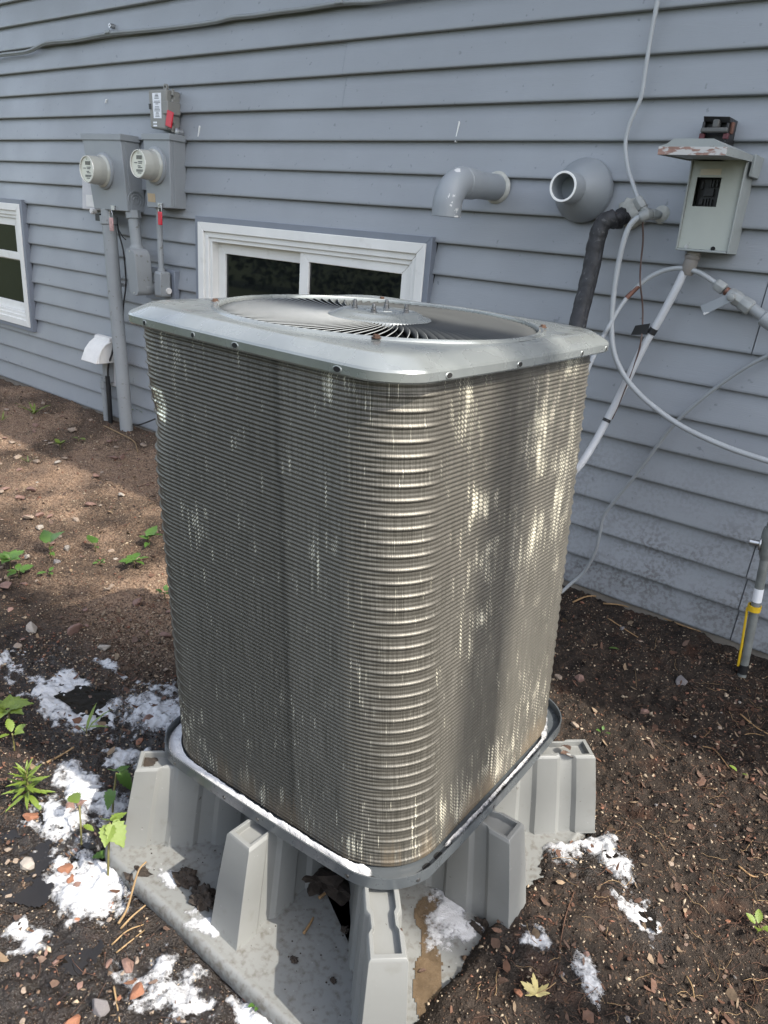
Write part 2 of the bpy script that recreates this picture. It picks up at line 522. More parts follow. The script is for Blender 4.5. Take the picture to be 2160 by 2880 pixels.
M_soil = pmat('dark_soil', (.026, .0195, .015), rough=.9, var=.6, vs_=28, bump=1.0, bs=190, rvar=0, spec=.3,
              spots=[((.095, .055, .033), 95, .60, .05, .9), ((.26, .20, .14), 260, .655, .03, .9), ((.008, .006, .005), 14, .52, .12, .7), ((.055, .024, .013), 11, .57, .15, .6)])
nt = M_soil.node_tree
aw = attr(nt, 'wet')
mixin(M_soil, math_(nt, 'MULTIPLY', aw, .72), col=(.010, .007, .005))
mixin(M_soil, math_(nt, 'MULTIPLY', aw, 1.0), rough=.09)
_bn = [n for n in nt.nodes if n.type == 'BUMP'][0]; _bn.inputs['Distance'].default_value = .008
P_ = nt.nodes['Principled BSDF']
lk = P_.inputs['Specular IOR Level']
nt.links.new(maprange(nt, aw, 0, 1, .25, .5), lk)
# dry gritty, lighter earth along the house on the left
ad = attr(nt, 'dry')
tc_ = [n for n in nt.nodes if n.type == 'TEX_COORD'][0]
sp_ = maprange(nt, noise(nt, tc_.outputs['Object'], 130, 3), .46, .56)
mixin(M_soil, math_(nt, 'MULTIPLY', ad, math_(nt, 'MULTIPLY', sp_, .95)), col=(.38, .27, .185))
mixin(M_soil, math_(nt, 'MULTIPLY', ad, .62), col=(.20, .132, .09))
dry = np.clip(sstep((-1.45 - GX) / .8) * sstep((GY - 1.0) / .7) * 1.3 * np.clip((fbm(GX * 2.6, GY * 2.6, 21, 4) - .36) * 3.4, .2, 1), 0, 1)
lawn = np.clip(np.maximum(sstep((-.9 - GY) / .6), sstep((-6.9 - GX) / .8) * sstep((2.2 - GY) / .5)), 0, 1)
g = np_mesh('ground', np.stack([GX, GY, GZ], -1).reshape(-1, 3), gf, M_soil, smooth=True, attrs={'wet': wetv.ravel(), 'dry': dry.ravel(), 'lawn': lawn.ravel()})
mixin(M_soil, attr(nt, 'lawn'), col=(.055, .07, .03))
tag(g, 'bare dark soil sloping down from the house wall', kind='structure')

# ================================================================== HOUSE
house = thing('house', (-3, WALL_Y + .2, 0), 'house side clad in blue grey lap siding with two white basement windows', 'house')
EXPO = .127
Z0 = 1.360 + .32614
SH_Y = WALL_Y + .027
PROF = [(SH_Y, 0.0), (WALL_Y + .0015, 0.0), (WALL_Y, .0025), (WALL_Y + .0004, .010), (WALL_Y + .003, .022), (WALL_Y + .0105, .068), (WALL_Y + .021, .122), (WALL_Y + .0245, .135)]
WINS = [(-3.425, -1.882, .47, 1.325), (-7.0, -5.25, .455, 1.325)]   # x0,x1,z0,z1


def siding(x0, x1, zb, c0, c1, k, out=0.0):
    """one board from x0 to x1; c0,c1 = part of its height that is kept"""
    n = max(2, int((x1 - x0) / .12))
    xs = np.linspace(x0, x1, n)
    pts = [(y, z) for (y, z) in PROF if c0 - 1e-6 <= z <= c1 + 1e-6]
    ys = np.array([p[0] for p in PROF]); zs = np.array([p[1] for p in PROF])
    if c0 > 0: pts = [(float(np.interp(c0, zs[1:], ys[1:])), c0)] + pts
    if c1 < .13: pts = pts + [(float(np.interp(c1, zs[1:], ys[1:])), c1)]
    v = []
    for x in xs:
        wob = (vn(x * 1.3, k * 7.7, 5) - .5) * .0026 + (vn(x * 4, k * 3.1, 6) - .5) * .0008
        zw = (vn(x * .9, k * 5.3, 8) - .5) * .004
        for i, (y, z) in enumerate(pts):
            v.append((x, y - out - (wob if y < SH_Y - .001 else 0), zb + z + zw))
    m = len(pts)
    f = [(i * m + j, (i + 1) * m + j, (i + 1) * m + j + 1, i * m + j + 1) for i in range(n - 1) for j in range(m - 1)]
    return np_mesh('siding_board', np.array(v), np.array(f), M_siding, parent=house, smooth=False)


JOINTS = {4: [-3.655], 3: [-3.656], 2: [-2.446], 1: [-2.438], 5: [-4.36], -2: [-4.632], -3: [-4.667], -4: [-.582], -5: [-.575], -11: [-.410], -12: [-.407], -13: [-.405],
          6: [-2.1], 7: [-4.1], 8: [-3.1], -7: [-3.0], -8: [-2.9]}
for k in range(-13, 11):
    zb = Z0 + k * EXPO
    js = [-11.0] + JOINTS.get(k, []) + [2.4]
    for s in range(len(js) - 1):
        a, b = js[s] + (.0018 if s else 0), js[s + 1] - (.0018 if s < len(js) - 2 else 0)
        out = .003 if s % 2 else 0
        segs = [(a, b, 0, .135)]
        for (wx0, wx1, wz0, wz1) in WINS:
            if zb + EXPO <= wz0 or zb >= wz1: continue
            ns = []
            for (p, q, c0, c1) in segs:
                if q <= wx0 or p >= wx1 or (c0, c1) != (0, .135): ns.append((p, q, c0, c1)); continue
                if p < wx0: ns.append((p, wx0, c0, c1))
                if q > wx1: ns.append((wx1, q, c0, c1))
                lo, hi = max(p, wx0), min(q, wx1)
                if zb + EXPO > wz1 and wz1 - zb < .12: ns.append((lo, hi, wz1 - zb, .135))
                if zb < wz0 and wz0 - zb > .01: ns.append((lo, hi, 0, wz0 - zb))
            segs = ns
        for (p, q, c0, c1) in segs:
            if q - p > .03: siding(p, q, zb, c0, c1, k, out)
fnd = MB().box((-11.0, WALL_Y + .008, -.35), (2.4, WALL_Y + .3, .036)).build('foundation', M_conc, house)
MB().box((-11.0, SH_Y + .001, .037), (-7.0, SH_Y + .28, 2.95)).box((-5.25, SH_Y + .001, .037), (-3.425, SH_Y + .28, 2.95)).box((-1.882, SH_Y + .001, .037), (2.4, SH_Y + .28, 2.95)) \
    .box((-7.0, SH_Y + .001, 1.325), (-5.25, SH_Y + .28, 2.95)).box((-7.0, SH_Y + .001, .037), (-5.25, SH_Y + .28, .455)) \
    .box((-3.425, SH_Y + .001, 1.325), (-1.882, SH_Y + .28, 2.95)).box((-3.425, SH_Y + .001, .037), (-1.882, SH_Y + .28, .47)).build('wall_sheathing', M_trimgrey, house)
MB().box((-11.2, WALL_Y - .34, 2.955), (2.6, WALL_Y + 1.2, 2.975)).build('soffit', M_white, house)
MB().box((-11.2, WALL_Y - .36, 2.93), (2.6, WALL_Y - .342, 3.12)).build('fascia', M_white, house)
MB().hexa([(-11.2, WALL_Y - .36, 3.125), (2.6, WALL_Y - .36, 3.125), (2.6, WALL_Y + 3, 4.6), (-11.2, WALL_Y + 3, 4.6)],
          [(-11.2, WALL_Y - .36, 3.15), (2.6, WALL_Y - .36, 3.15), (2.6, WALL_Y + 3, 4.63), (-11.2, WALL_Y + 3, 4.63)]).build('roof', M_trimgrey, house)


def frame_ring(mb, x0, x1, z0, z1, w, yf, yb):
    """mitred rectangular frame between outer rect and inset w"""
    for a, b in (((x0, z1), (x1, z1)), ((x1, z1), (x1, z0)), ((x1, z0), (x0, z0)), ((x0, z0), (x0, z1))):
        def ins(p): return (p[0] + (w if p[0] == x0 else -w), p[1] + (w if p[1] == z0 else -w))
        A, B = ins(a), ins(b)
        mb.hexa([(a[0], yf, a[1]), (b[0], yf, b[1]), (B[0], yf, B[1]), (A[0], yf, A[1])],
                [(a[0], yb, a[1]), (b[0], yb, b[1]), (B[0], yb, B[1]), (A[0], yb, A[1])])


def window(x0, x1, z0, z1, panes):
    Y = WALL_Y
    w = frame_ring_obj = MB(); frame_ring(w, x0 + .027, x1 - .027, z0 + .027, z1 - .029, .045, Y - .030, Y + .03)
    w = w.build('window', M_white, house, bevel=.003)
    c = MB(); frame_ring(c, x0, x1, z0, z1, .029, Y - .024, Y + .014); c.build('trim_channel', M_trimgrey, w, bevel=.002)
    c = MB(); frame_ring(c, x0 + .070, x1 - .070, z0 + .070, z1 - .072, .030, Y - .018, Y + .05); c.build('inner_stop', M_white, w, bevel=.003)
    c = MB(); frame_ring(c, x0 + .098, x1 - .098, z0 + .098, z1 - .100, .022, Y - .008, Y + .07); c.build('jamb_track', M_white, w, bevel=.002)
    for (p0, p1, q0, q1, yo, sw) in panes:
        s = MB(); frame_ring(s, p0, p1, q0, q1, sw, Y + yo, Y + yo + .028); s = s.build('sash', M_white, w, bevel=.003)
        MB().box((p0 + sw - .004, Y + yo + .012, q0 + sw - .004), (p1 - sw + .004, Y + yo + .018, q1 - sw + .004)).build('pane', M_glass, w)
    MB().box((x0 + .02, Y + .13, z0 + .02), (x1 - .02, Y + .14, z1 - .02)).build('room_darkness', M_inside, w)
    return w


wa, wb, wc, wd = WINS[0]
mid = on_wall(655, 590).x
window(wa, wb, wc, wd, [(wa + .12, mid + .03, wc + .12, wd - .122, .034, .055), (mid - .028, wb - .104, wc + .104, wd - .104, .002, .060)])
wa, wb, wc, wd = WINS[1]
window(wa, wb, wc, wd, [(wa + .12, wb - .12, 0.93, wd - .122, .004, .05), (wa + .12, wb - .12, wc + .12, .975, .034, .055)])
# scars where fasteners tore the siding
for px, py, l in ((427, 283, .05), (985, 284, .075), (226, 218, .02)):
    p = on_wall(px, py, .0)
    MB().hexa([(p.x - .002, p.y + .0005, p.z - l * .5), (p.x + .001, p.y + .0005, p.z - l * .5), (p.x + .009, p.y + .003, p.z + l * .4), (p.x + .006, p.y + .003, p.z + l * .5)],
              [(p.x - .002, p.y + .016, p.z - l * .5), (p.x + .001, p.y + .016, p.z - l * .5), (p.x + .009, p.y + .018, p.z + l * .4), (p.x + .006, p.y + .018, p.z + l * .5)]).build('paint_scar', M_pvcraw, house)

# ================================================================== LEFT: METERS
BX, BY = Vector((1, 0, 0)), Vector((0, -1, 0))


def quad_on(pxs, off): return [on_wall(x, y, off) for x, y in pxs]


def back(q, off): return [Vector((p.x, WALL_Y - off, p.z)) for p in q]


def lerpq(q, u, v):
    """point in quad TL,TR,BR,BL"""
    return (q[0] * (1 - u) + q[1] * u) * (1 - v) + (q[3] * (1 - u) + q[2] * u) * v


def meter_box(q, off, label, mu, mv, rad, sticker=False, knock=False):
    b = back(q, -.012)
    c = sum(q, Vector()) / 4
    t = thing('electricity_meter_box', (c.x, WALL_Y, q[2].z), label, 'electric meter', 'electricity meters on the house wall')
    body = MB().hexa(q, b).build('enclosure', M_boxgrey, t, bevel=.004)
    # rain lip along the top
    l = [q[0] + Vector((-.008, -.006, .012)), q[1] + Vector((.010, -.006, .012)), lerpq(q, 1, .055) + Vector((.010, -.006, 0)), lerpq(q, 0, .055) + Vector((-.008, -.006, 0))]
    MB().hexa(l, back(l, -.012)).build('top_lip', M_boxgrey, t, bevel=.003)
    # folded flange between cover and back pan
    fl = [lerpq(q, .925, .06), lerpq(q, 1.03, .06), lerpq(q, 1.03, .99), lerpq(q, .925, .99)]
    for i in (1, 2): fl[i] = fl[i] + Vector((0, .02, 0))
    a = [lerpq(q, 1.0, .06) + Vector((.0, .022, 0)), lerpq(q, 1, .06) + Vector((.005, .022, 0)), lerpq(q, 1, .985) + Vector((.005, .022, 0)), lerpq(q, 1, .985) + Vector((0, .022, 0))]
    MB().hexa(a, [p + Vector((0, .014, 0)) for p in a]).build('side_flange', M_boxgrey, t)
    m = lerpq(q, mu, mv)
    MB().lathe(m, BY, [(-.005, rad * 1.28), (.010, rad * 1.26), (.016, rad * 1.14), (.016, rad * 1.0)], 48).build('socket_ring', M_boxgrey, t, smooth=True)
    mt = MB().lathe(m, BY, [(.0, rad * 1.12), (.020, rad * 1.12), (.024, rad * 1.06), (.028, rad), (.058, rad * .985), (.062, rad * 1.0), (.066, rad * .985), (.102, rad * .955), (.108, rad * .93), (.108, rad * .86), (.104, rad * .85)], 56).build('meter', M_meter, t, smooth=True)
    MB().lathe(m + BY * .1085, BY, [(.0, rad * .93), (.004, rad * .91), (.004, rad * .86), (.0, rad * .85)], 48, False).build('glass_rim', M_rimclear, mt, smooth=True)
    MB().lathe(m + BY * .1045, BY, [(0, rad * .84), (.001, rad * .84)], 48).build('dial_plate', M_face, mt)
    f = m + BY * .1062
    def fb(x0, x1, z0, z1, nm, mat_): MB().box((f.x + x0 * rad, f.y - .001, f.z + z0 * rad), (f.x + x1 * rad, f.y, f.z + z1 * rad)).build(nm, mat_, mt)
    fb(-.22, .42, .30, .55, 'display', M_lcd)
    pr_ = MB()
    for (x0, x1, z0) in ((-.5, -.15, .05), (-.05, .45, .12), (.0, .4, .02), (-.1, .25, -.16), (-.05, .42, -.26), (-.3, .5, -.42), (-.3, .45, -.50), (-.12, .3, -.62), (-.04, .04, .66)):
        pr_.box((f.x + x0 * rad, f.y - .001, f.z + z0 * rad), (f.x + x1 * rad, f.y, f.z + (z0 + .05) * rad))
    pr_.build('fine_print', M_print, mt)
    if knock:
        pc = (lerpq(q, 1, .84) + Vector((0, .058, 0)))
        r_ = MB()
        for rr in (.052, .036, .021):
            r_.lathe(pc + Vector((-.002, 0, 0)), (1, 0, 0), [(.0, rr), (.0065, rr - .001), (.0065, rr - .006), (.0, rr - .007)], 32, False)
        r_.build('knockout', M_boxgrey, t, smooth=True)
    if sticker:
        s_ = [lerpq(q, .06, .795), lerpq(q, .37, .80), lerpq(q, .38, .925), lerpq(q, .07, .915)]
        s_ = [p + BY * .0015 for p in s_]
        MB().hexa(s_, [p - BY * .001 for p in s_]).build('sticker', M_tan, t)
    hs = lerpq(q, .6, .965)
    MB().hexa([hs + Vector((-.02, -.008, .012)), hs + Vector((.02, -.008, .012)), hs + Vector((.016, -.008, -.012)), hs + Vector((-.016, -.008, -.012))],
              [hs + Vector((-.02, .002, .012)), hs + Vector((.02, .002, .012)), hs + Vector((.016, .002, -.012)), hs + Vector((-.016, .002, -.012))]).build('hasp', M_steel, t)
    return t


Q1 = quad_on([(176.5, 293.5), (259, 294), (276.6, 457), (203.7, 451)], .108)
meter_box(Q1, .108, 'wide grey electricity meter box leaning to the right, glass meter on front', .48, .47, .075, knock=True)
Q2 = quad_on([(308.4, 293.5), (365, 294), (369, 450), (317.7, 448)], .092)
meter_box(Q2, .092, 'narrow grey electricity meter box with tan sticker on its lower corner', .46, .41, .073, sticker=True)

# pale box tucked behind the wide meter box
q = quad_on([(176.5, 357), (215, 358), (230, 455), (177, 452)], .05)
t = thing('junction_box', (q[2].x, WALL_Y, q[2].z), 'pale weathered utility box half hidden behind the wide meter box', 'utility box')
b_ = MB().hexa(q, back(q, -.01)).build('enclosure', M_palebox, t, bevel=.006)
q2 = [lerpq(q, .2, .66) + BY * .002, lerpq(q, .75, .66) + BY * .002, lerpq(q, .75, .93) + BY * .002, lerpq(q, .2, .93) + BY * .002]
MB().hexa(q2, [p - BY * .001 for p in q2]).build('raised_panel', M_outlet, t, bevel=.001)
kp = on_wall(197, 456, .07)
MB().lathe(kp - BY * .03, BY, [(0, .016), (.03, .016), (.034, .012)], 16).build('latch_knob', M_outlet, t, smooth=True)
kb = on_wall(222, 470, .05)
MB().box((kb.x - .03, kb.y - .03, kb.z - .02), (kb.x + .015, kb.y + .05, kb.z + .02)).build('bracket', M_black, t)

# network box above the narrow meter
q = quad_on([(319, 194), (358, 191.5), (358.5, 281), (325, 277)], .072)
t = thing('network_box', (q[2].x, WALL_Y, q[2].z), 'taupe plastic network box with white printed label above narrow meter box', 'network box')
MB().hexa(q, back([p + Vector((0, 0, 0)) for p in q], .03)).build('cover', M_nid, t, bevel=.010, seg=3)
qb = [lerpq(q, -.02, .02), lerpq(q, 1.06, .02), lerpq(q, 1.06, 1.0), lerpq(q, -.02, 1.0)]
MB().hexa(back(qb, .029), back(qb, -.012)).build('base_tray', M_nid, t, bevel=.008)
lq = [lerpq(q, u, v) + BY * .0015 for u, v in ((.25, .09), (.74, .09), (.75, .72), (.27, .73))]
lb = MB().hexa(lq, [p - BY * .001 for p in lq]).build('label', M_label, t)
pr_ = MB()
for i in range(17):
    v0 = .04 + i * .055
    w_ = .30 + .5 * ((i * 7919 % 13) / 13)
    if i in (4, 8): continue
    a = [lerpq(lq, u, v) + BY * .001 for u, v in ((.5 - w_ / 2, v0), (.5 + w_ / 2, v0), (.5 + w_ / 2, v0 + (.03 if i == 1 else .018)), (.5 - w_ / 2, v0 + (.03 if i == 1 else .018)))]
    pr_.hexa(a, [p - BY * .0008 for p in a])
pr_.build('fine_print', M_print, lb)
for v0 in (.82, .90):
    a = [lerpq(q, u, v) + BY * .0015 for u, v in ((.22, v0), (.45, v0 - .01), (.45, v0 + .035), (.22, v0 + .045))]
    MB().hexa(a, [p - BY * .001 for p in a]).build('small_sticker', M_label, t)
a = [lerpq(q, u, v) + BY * .003 for u, v in ((.02, .36), (.14, .36), (.14, .50), (.02, .50))]
MB().hexa(a, [p - BY * .003 for p in a]).build('vent_slot', M_black, t)
hx = lerpq(q, 1.05, .45)
MB().box((hx.x - .03, hx.y - .006, hx.z - .03), (hx.x + .016, hx.y + .075, hx.z + .03)).build('latch', M_nid, t, bevel=.004)
for v in (.06, .3, .72, .95):
    c_ = lerpq(q, 1.04, v) + Vector((.004, .035, 0))
    MB().lathe(c_ + Vector((0, 0, -.014)), (0, 0, 1), [(0, .008), (.028, .008)], 12).build('hinge_barrel', M_nid, t, smooth=True)
e = lerpq(q, .62, -.02) + Vector((0, .04, .012))
MB().lathe(e + Vector((0, .01, 0)), BY, [(0, .016), (.012, .016), (.012, .008), (0, .008)], 16, False).build('mounting_ear', M_nid, t, smooth=True)
e = on_wall(385, 285, .03)
MB().lathe(e - BY * .02, BY, [(0, .018), (.03, .018), (.034, .012)], 16).build('cable_gland', M_steel, t, smooth=True)


def flat_tag(px, py, off, w, h, mat_, label, cat='tag', loop=True):
    p = on_wall(px, py, off)
    t = thing('seal_tag', p, label, cat)
    MB().box((p.x - w / 2, p.y - .004, p.z - h), (p.x + w / 2, p.y + .004, p.z)).build('body', mat_, t, bevel=.004)
    if loop:
        pts = [(p.x + math.cos(a) * w * .42, p.y, p.z + h * .12 + math.sin(a) * h * .42) for a in np.linspace(-.3, PI + .3, 12)]
        MB().tube(pts, .0022, 6).build('shackle', M_steel, t, smooth=True)
    return t


flat_tag(240, 470, .13, .036, .072, M_pinkred, 'faded red and white seal tag hanging under the wide meter box')
flat_tag(345.5, 457, .105, .034, .068, M_red, 'bright red seal tag hanging under the narrow meter box')
t = flat_tag(368.5, 240, .085, .052, .075, M_red, 'bright red seal tag on the latch of the network box', loop=False)
t.rotation_euler = (0, .28, 0)

# conduits
def pipe(name, pts, r, mat_, label, cat, base=None, n=8, seg=16, group=None):
    t = thing(name, base or pts[-1], label, cat, group)
    MB().tube(spline(pts, n) if len(pts) > 2 else pts, r, seg).build('tube', mat_, t, smooth=True)
    return t


a, b = on_wall(233, 452, .075), on_wall(275, 940, .075)
b.z = -.03
t = thing('conduit', b, 'thick grey conduit running from wide meter box down into soil', 'conduit', 'grey conduits below the meters')
MB().tube([a, a.lerp(b, .5), b], .040, 24).build('tube', M_conduit, t, smooth=True)
MB().lathe(a + Vector((0, 0, -.035)), (b - a), [(0, .048), (.045, .048), (.05, .041)], 24).build('connector', M_conduit, t, smooth=True)
a, b = on_wall(287, 455, .06), on_wall(297, 545, .06)
t = thing('conduit', b, 'middle grey conduit ending in a long oval elbow fitting', 'conduit', 'grey conduits below the meters')
MB().tube([a, b], .032, 24).build('tube', M_conduit, t, smooth=True)
MB().lathe(a, (b - a), [(0, .043), (.04, .043), (.045, .034)], 8).build('hex_connector', M_conduit, t)
MB().lathe(a.lerp(b, .84), (b - a), [(0, .038), (.006, .040), (.032, .040), (.038, .036), (.05, .036)], 20).build('coupling', M_conduit, t, smooth=True)
# oval-faced elbow body
fc = on_wall(286, 588, .165)
hh, ww = .125, .043
ov = [(math.cos(a_) * ww, (hh - ww) * (1 if math.sin(a_) >= 0 else -1) + math.sin(a_) * ww) for a_ in np.linspace(0, 2 * PI, 28, endpoint=False)]
top = (a - b).normalized()
fr = [fc + Vector((u - v_ * .12, 0, v_)) for u, v_ in ov]
mb = MB(); n_ = len(fr)
mb.add(fr + [p + Vector((0, .10, 0)) for p in fr], [tuple(range(n_)), tuple(range(n_, 2 * n_))[::-1]] + [(i, i + n_, (i + 1) % n_ + n_, (i + 1) % n_) for i in range(n_)])
lbb = mb.build('elbow_body', M_conduit, t, bevel=.006)
fr2 = [fc + Vector((u * 1.04 - v_ * 1.02 * .12, -.004, v_ * 1.02)) for u, v_ in ov]
mb = MB(); mb.add(fr2 + [p + Vector((0, .008, 0)) for p in fr2], [tuple(range(n_)), tuple(range(n_, 2 * n_))[::-1]] + [(i, i + n_, (i + 1) % n_ + n_, (i + 1) % n_) for i in range(n_)])
mb.build('cover_plate', M_boxgrey, lbb, bevel=.003)
for v_ in (-.11, .11):
    MB().lathe(fc + Vector((-v_ * .12, -.003, v_)), BY, [(0, .006), (.003, .005)], 10).build('cover_screw', M_steel, lbb)
el = fc + Vector((.02, .05, -.085))
MB().tube([el, el + Vector((0.0, .06, 0)), Vector((el.x, WALL_Y + .01, el.z))], .034, 20).build('wall_nipple', M_conduit, t, smooth=True)
MB().lathe(el + Vector((0, .075, 0)), (0, 1, 0), [(0, .04), (.03, .04)], 8).build('locknut', M_conduit, t)

a, b = on_wall(343, 448, .05), on_wall(348.5, 590, .05)
t = thing('conduit', b, 'thin grey conduit from narrow meter box to a small elbow box', 'conduit', 'grey conduits below the meters')
MB().tube([a, b], .016, 16).build('tube', M_conduit, t, smooth=True)
MB().lathe(a.lerp(b, .93), (b - a), [(0, .022), (.05, .022)], 16).build('connector', M_conduit, t, smooth=True)
q = quad_on([(333, 585), (346, 588), (348, 642), (334, 641)], .10)
MB().hexa(q, back(q, .03)).build('elbow_box', M_conduit, t, bevel=.008)
q = quad_on([(333, 589), (346, 592), (347.5, 638), (334, 637)], .104)
MB().hexa(q, back(q, .099)).build('cover_plate', M_boxgrey, t, bevel=.003)
p = on_wall(366, 629, .05)
MB().tube([p - Vector((.05, 0, 0)), p], .017, 12).build('bush', M_outlet, t, smooth=True)
# mounting block behind it
q = quad_on([(316, 575), (380, 588), (381, 655), (318, 650)], .012)
t = thing('mounting_block', (q[2].x, WALL_Y, q[2].z), 'grey square mounting frame on siding behind the elbow fittings', 'mounting block')
mb = MB()
o_ = [(q[0], q[1], .0, .13), ]
x0_, x1_, z1_, z0_ = q[0].x, q[1].x, q[0].z, q[2].z
frame_ring(mb, x0_, x1_, z0_, z1_, .032, WALL_Y - .022, WALL_Y + .012)
mb.build('frame', M_trimgrey, t, bevel=.003)
MB().box((x0_ + .03, WALL_Y - .004, z0_ + .03), (x1_ - .03, WALL_Y + .012, z1_ - .03)).build('face', M_boxgrey, t)

# thin black wires
t = pipe('loose_wire', [on_wall(252, 470, .03), on_wall(256, 500, .04), on_wall(266, 540, .04), on_wall(270, 575, .03), on_wall(272, 615, .02), on_wall(267, 660, .03), on_wall(266, 720, .03)], .0045, M_blackcable,
         'thin black wire hanging beside the thick grey conduit', 'wire', seg=8)
MB().lathe(on_wall(272, 615, .0) , BY, [(0, .012), (.03, .010)], 12).build('cable_clip', M_conduit, t)
pipe('loose_wire', [on_wall(250, 470, .03), on_wall(254, 490, .05), on_wall(264, 510, .05), on_wall(272, 518, .04)], .003, M_blackcable, 'short frayed black wire end under the wide meter box', 'wire', seg=6)
pipe('loose_wire', [on_wall(277, 912, .04), on_wall(290, 918, .05), on_wall(306, 916, .05), on_wall(335, 905, .05)], .005, M_blackcable, 'black wire sagging low on the wall right of the conduit foot', 'wire', seg=8)

# ------------------------------------------------------------------ outlet hood
p = on_wall(246, 755, 0)
cx_, zt_, zb_ = on_wall(232, 728, .02).x, on_wall(232, 726, .03).z, on_wall(215, 782, .1).z
t = thing('outdoor_outlet', (cx_, WALL_Y, zb_ - .2), 'chalky white bubble cover over outdoor outlet left of the thick conduit', 'outlet')
hw = .085
prof = [(0.0, zt_ - .004), (.022, zt_), (.045, zt_ - .004), (.05, zt_ - .022), (.085, zt_ - .045), (.12, zt_ - .085), (.142, zt_ - .135), (.15, zb_ + .004), (.148, zb_), (0, zb_)]
mb = MB(); n_ = len(prof)
v_ = [(cx_ + s * hw, WALL_Y - .012 - o__, z) for s in (-1, 1) for (o__, z) in prof]
mb.add(v_, [tuple(range(n_)), tuple(range(n_, 2 * n_))[::-1]] + [(i, i + n_, (i + 1) % n_ + n_, (i + 1) % n_) for i in range(n_)])
hood = mb.build('hood', M_outlet, t, bevel=.007, seg=3, angle=25)
arc = [(cx_ + hw + .001, WALL_Y - .05 - .092 * math.sin(a_) - .0, zb_ + .004 + (zt_ - zb_ - .035) * math.cos(a_)) for a_ in np.linspace(0, PI / 2, 12)]
MB().tube(arc, .006, 8).build('side_rib', M_outlet, t, smooth=True)
MB().box((cx_ + hw - .01, WALL_Y - .03, zb_ - .004), (cx_ + hw + .006, WALL_Y + .01, zt_ - .03)).build('hinge_strip', M_outlet, t, bevel=.004)
MB().box((cx_ - .035, WALL_Y - .05, zb_ - .14), (cx_ + .035, WALL_Y + .01, zb_ + .002)).build('outlet_box', M_conduit, t, bevel=.006)
MB().box((cx_ - .08, WALL_Y - .012, zb_ - .165), (cx_ + .10, WALL_Y + .01, zb_ + .002)).build('mounting_plate', M_palebox, t, bevel=.004)
a = Vector((cx_ - .045, WALL_Y - .035, zb_ - .12)); b = Vector((cx_ - .035, WALL_Y - .035, -.03))
MB().tube([a, b], .021, 16).build('riser_conduit', M_conduit, t, smooth=True)
MB().lathe(a + Vector((0, 0, -.02)), (0, 0, -1), [(0, .027), (.045, .027), (.05, .022)], 16).build('connector', M_conduit, t, smooth=True)
a = on_wall(233, 815, .05)
t = thing('black_conduit', (a.x, a.y, 0), 'black flexible conduit entering soil beside the outlet riser', 'conduit')
MB().tube(spline([on_wall(232, 812, .05), on_wall(236, 860, .05), on_wall(240, 930, .05)], 6), .015, 12).build('tube', M_black, t, smooth=True)
pipe('loose_wire', [on_wall(245, 735, .05), on_wall(243, 760, .07), on_wall(234, 790, .06), on_wall(233, 818, .05)], .006, M_blackcable, 'black lead dropping past the white outlet hood', 'wire', seg=8)

# ================================================================== TOP CABLE
pts = [(-420, 176), (-200, 145), (-40, 128), (0, 118), (60, 110), (100, 92), (160, 86), (235, 72), (300, 66), (362, 60), (460, 47), (500, 37), (545, 33), (600, 25), (660, 18), (735, 6), (800, 3), (870, -6), (1100, -40), (1400, -95)]
t = thing('wall_cable', on_wall(0, 118, .01), 'wavy grey cable stapled along the siding at the top left', 'cable')
MB().tube(spline([on_wall(x, y, .016) for x, y in pts], 6), .0085, 10).build('cable', M_cablegrey, t, smooth=True)
MB().tube(spline([on_wall(x, y + 3.5, .013) for x, y in pts], 6), .006, 8).build('twin_cable', M_cablegrey, t, smooth=True)
for px, py in ((235, 69), (735, 4)):
    p = on_wall(px, py, .015)
    MB().box((p.x - .022, p.y - .016, p.z - .010), (p.x + .022, p.y + .02, p.z + .006)).build('clip', M_cablegrey, t, bevel=.004)
    MB().lathe(p + Vector((.018, .02, .028)), BY, [(0, .012), (.026, .011), (.026, .005), (.022, .005)], 12).build('clip_screw', M_steel, t)

# ================================================================== PVC VENTS
pb = on_wall(1072, 405, 0)
R_ = .053
t = thing('vent_pipe', pb, 'grey painted pvc elbow pipe with white chips turning downward', 'vent pipe', 'pvc vents through the siding')
MB().tube([(pb.x, WALL_Y + .02, pb.z), (pb.x, WALL_Y - .20, pb.z - .004)], R_ * .90, 36).build('straight_pipe', M_pvcplain, t, smooth=True)
MB().lathe((pb.x, WALL_Y + .004, pb.z), BY, [(0, R_ * 1.12), (.007, R_ * 1.08), (.013, R_ * .92)], 36).build('caulk_bead', M_caulk, t, smooth=True)
MB().lathe((pb.x, WALL_Y - .17, pb.z - .003), BY, [(0, R_ * .92), (.003, R_ * 1.0), (.07, R_ * 1.02), (.074, R_ * 1.0)], 36).build('socket', M_pvcplain, t, smooth=True)
mb = MB(); ctr = Vector((pb.x, WALL_Y - .238, pb.z - .088)); path = []
for a_ in np.linspace(0, PI / 2, 14):
    path.append(ctr + Vector((0, -math.sin(a_) * .085, math.cos(a_) * .085)))
path.append(path[-1] + Vector((0, 0, -.034)))
mb.tube(path, R_, 36, cap=False)
mb.tube([path[-1] + Vector((0, 0, .04)), path[-1]], R_ * .9, 36, cap=False)
mb.build('elbow', M_pvc, t, smooth='all')
MB().lathe(path[-1] + Vector((0, 0, .03)), (0, 0, 1), [(0, R_ * .9), (.001, R_ * .9)], 36).build('pipe_bore', M_void, t)
MB().lathe((pb.x, WALL_Y - .236, pb.z - .003), BY, [(0, R_ * 1.03), (.008, R_ * 1.05), (.012, R_ * 1.0)], 36).build('hub_rim', M_pvcplain, t, smooth=True)
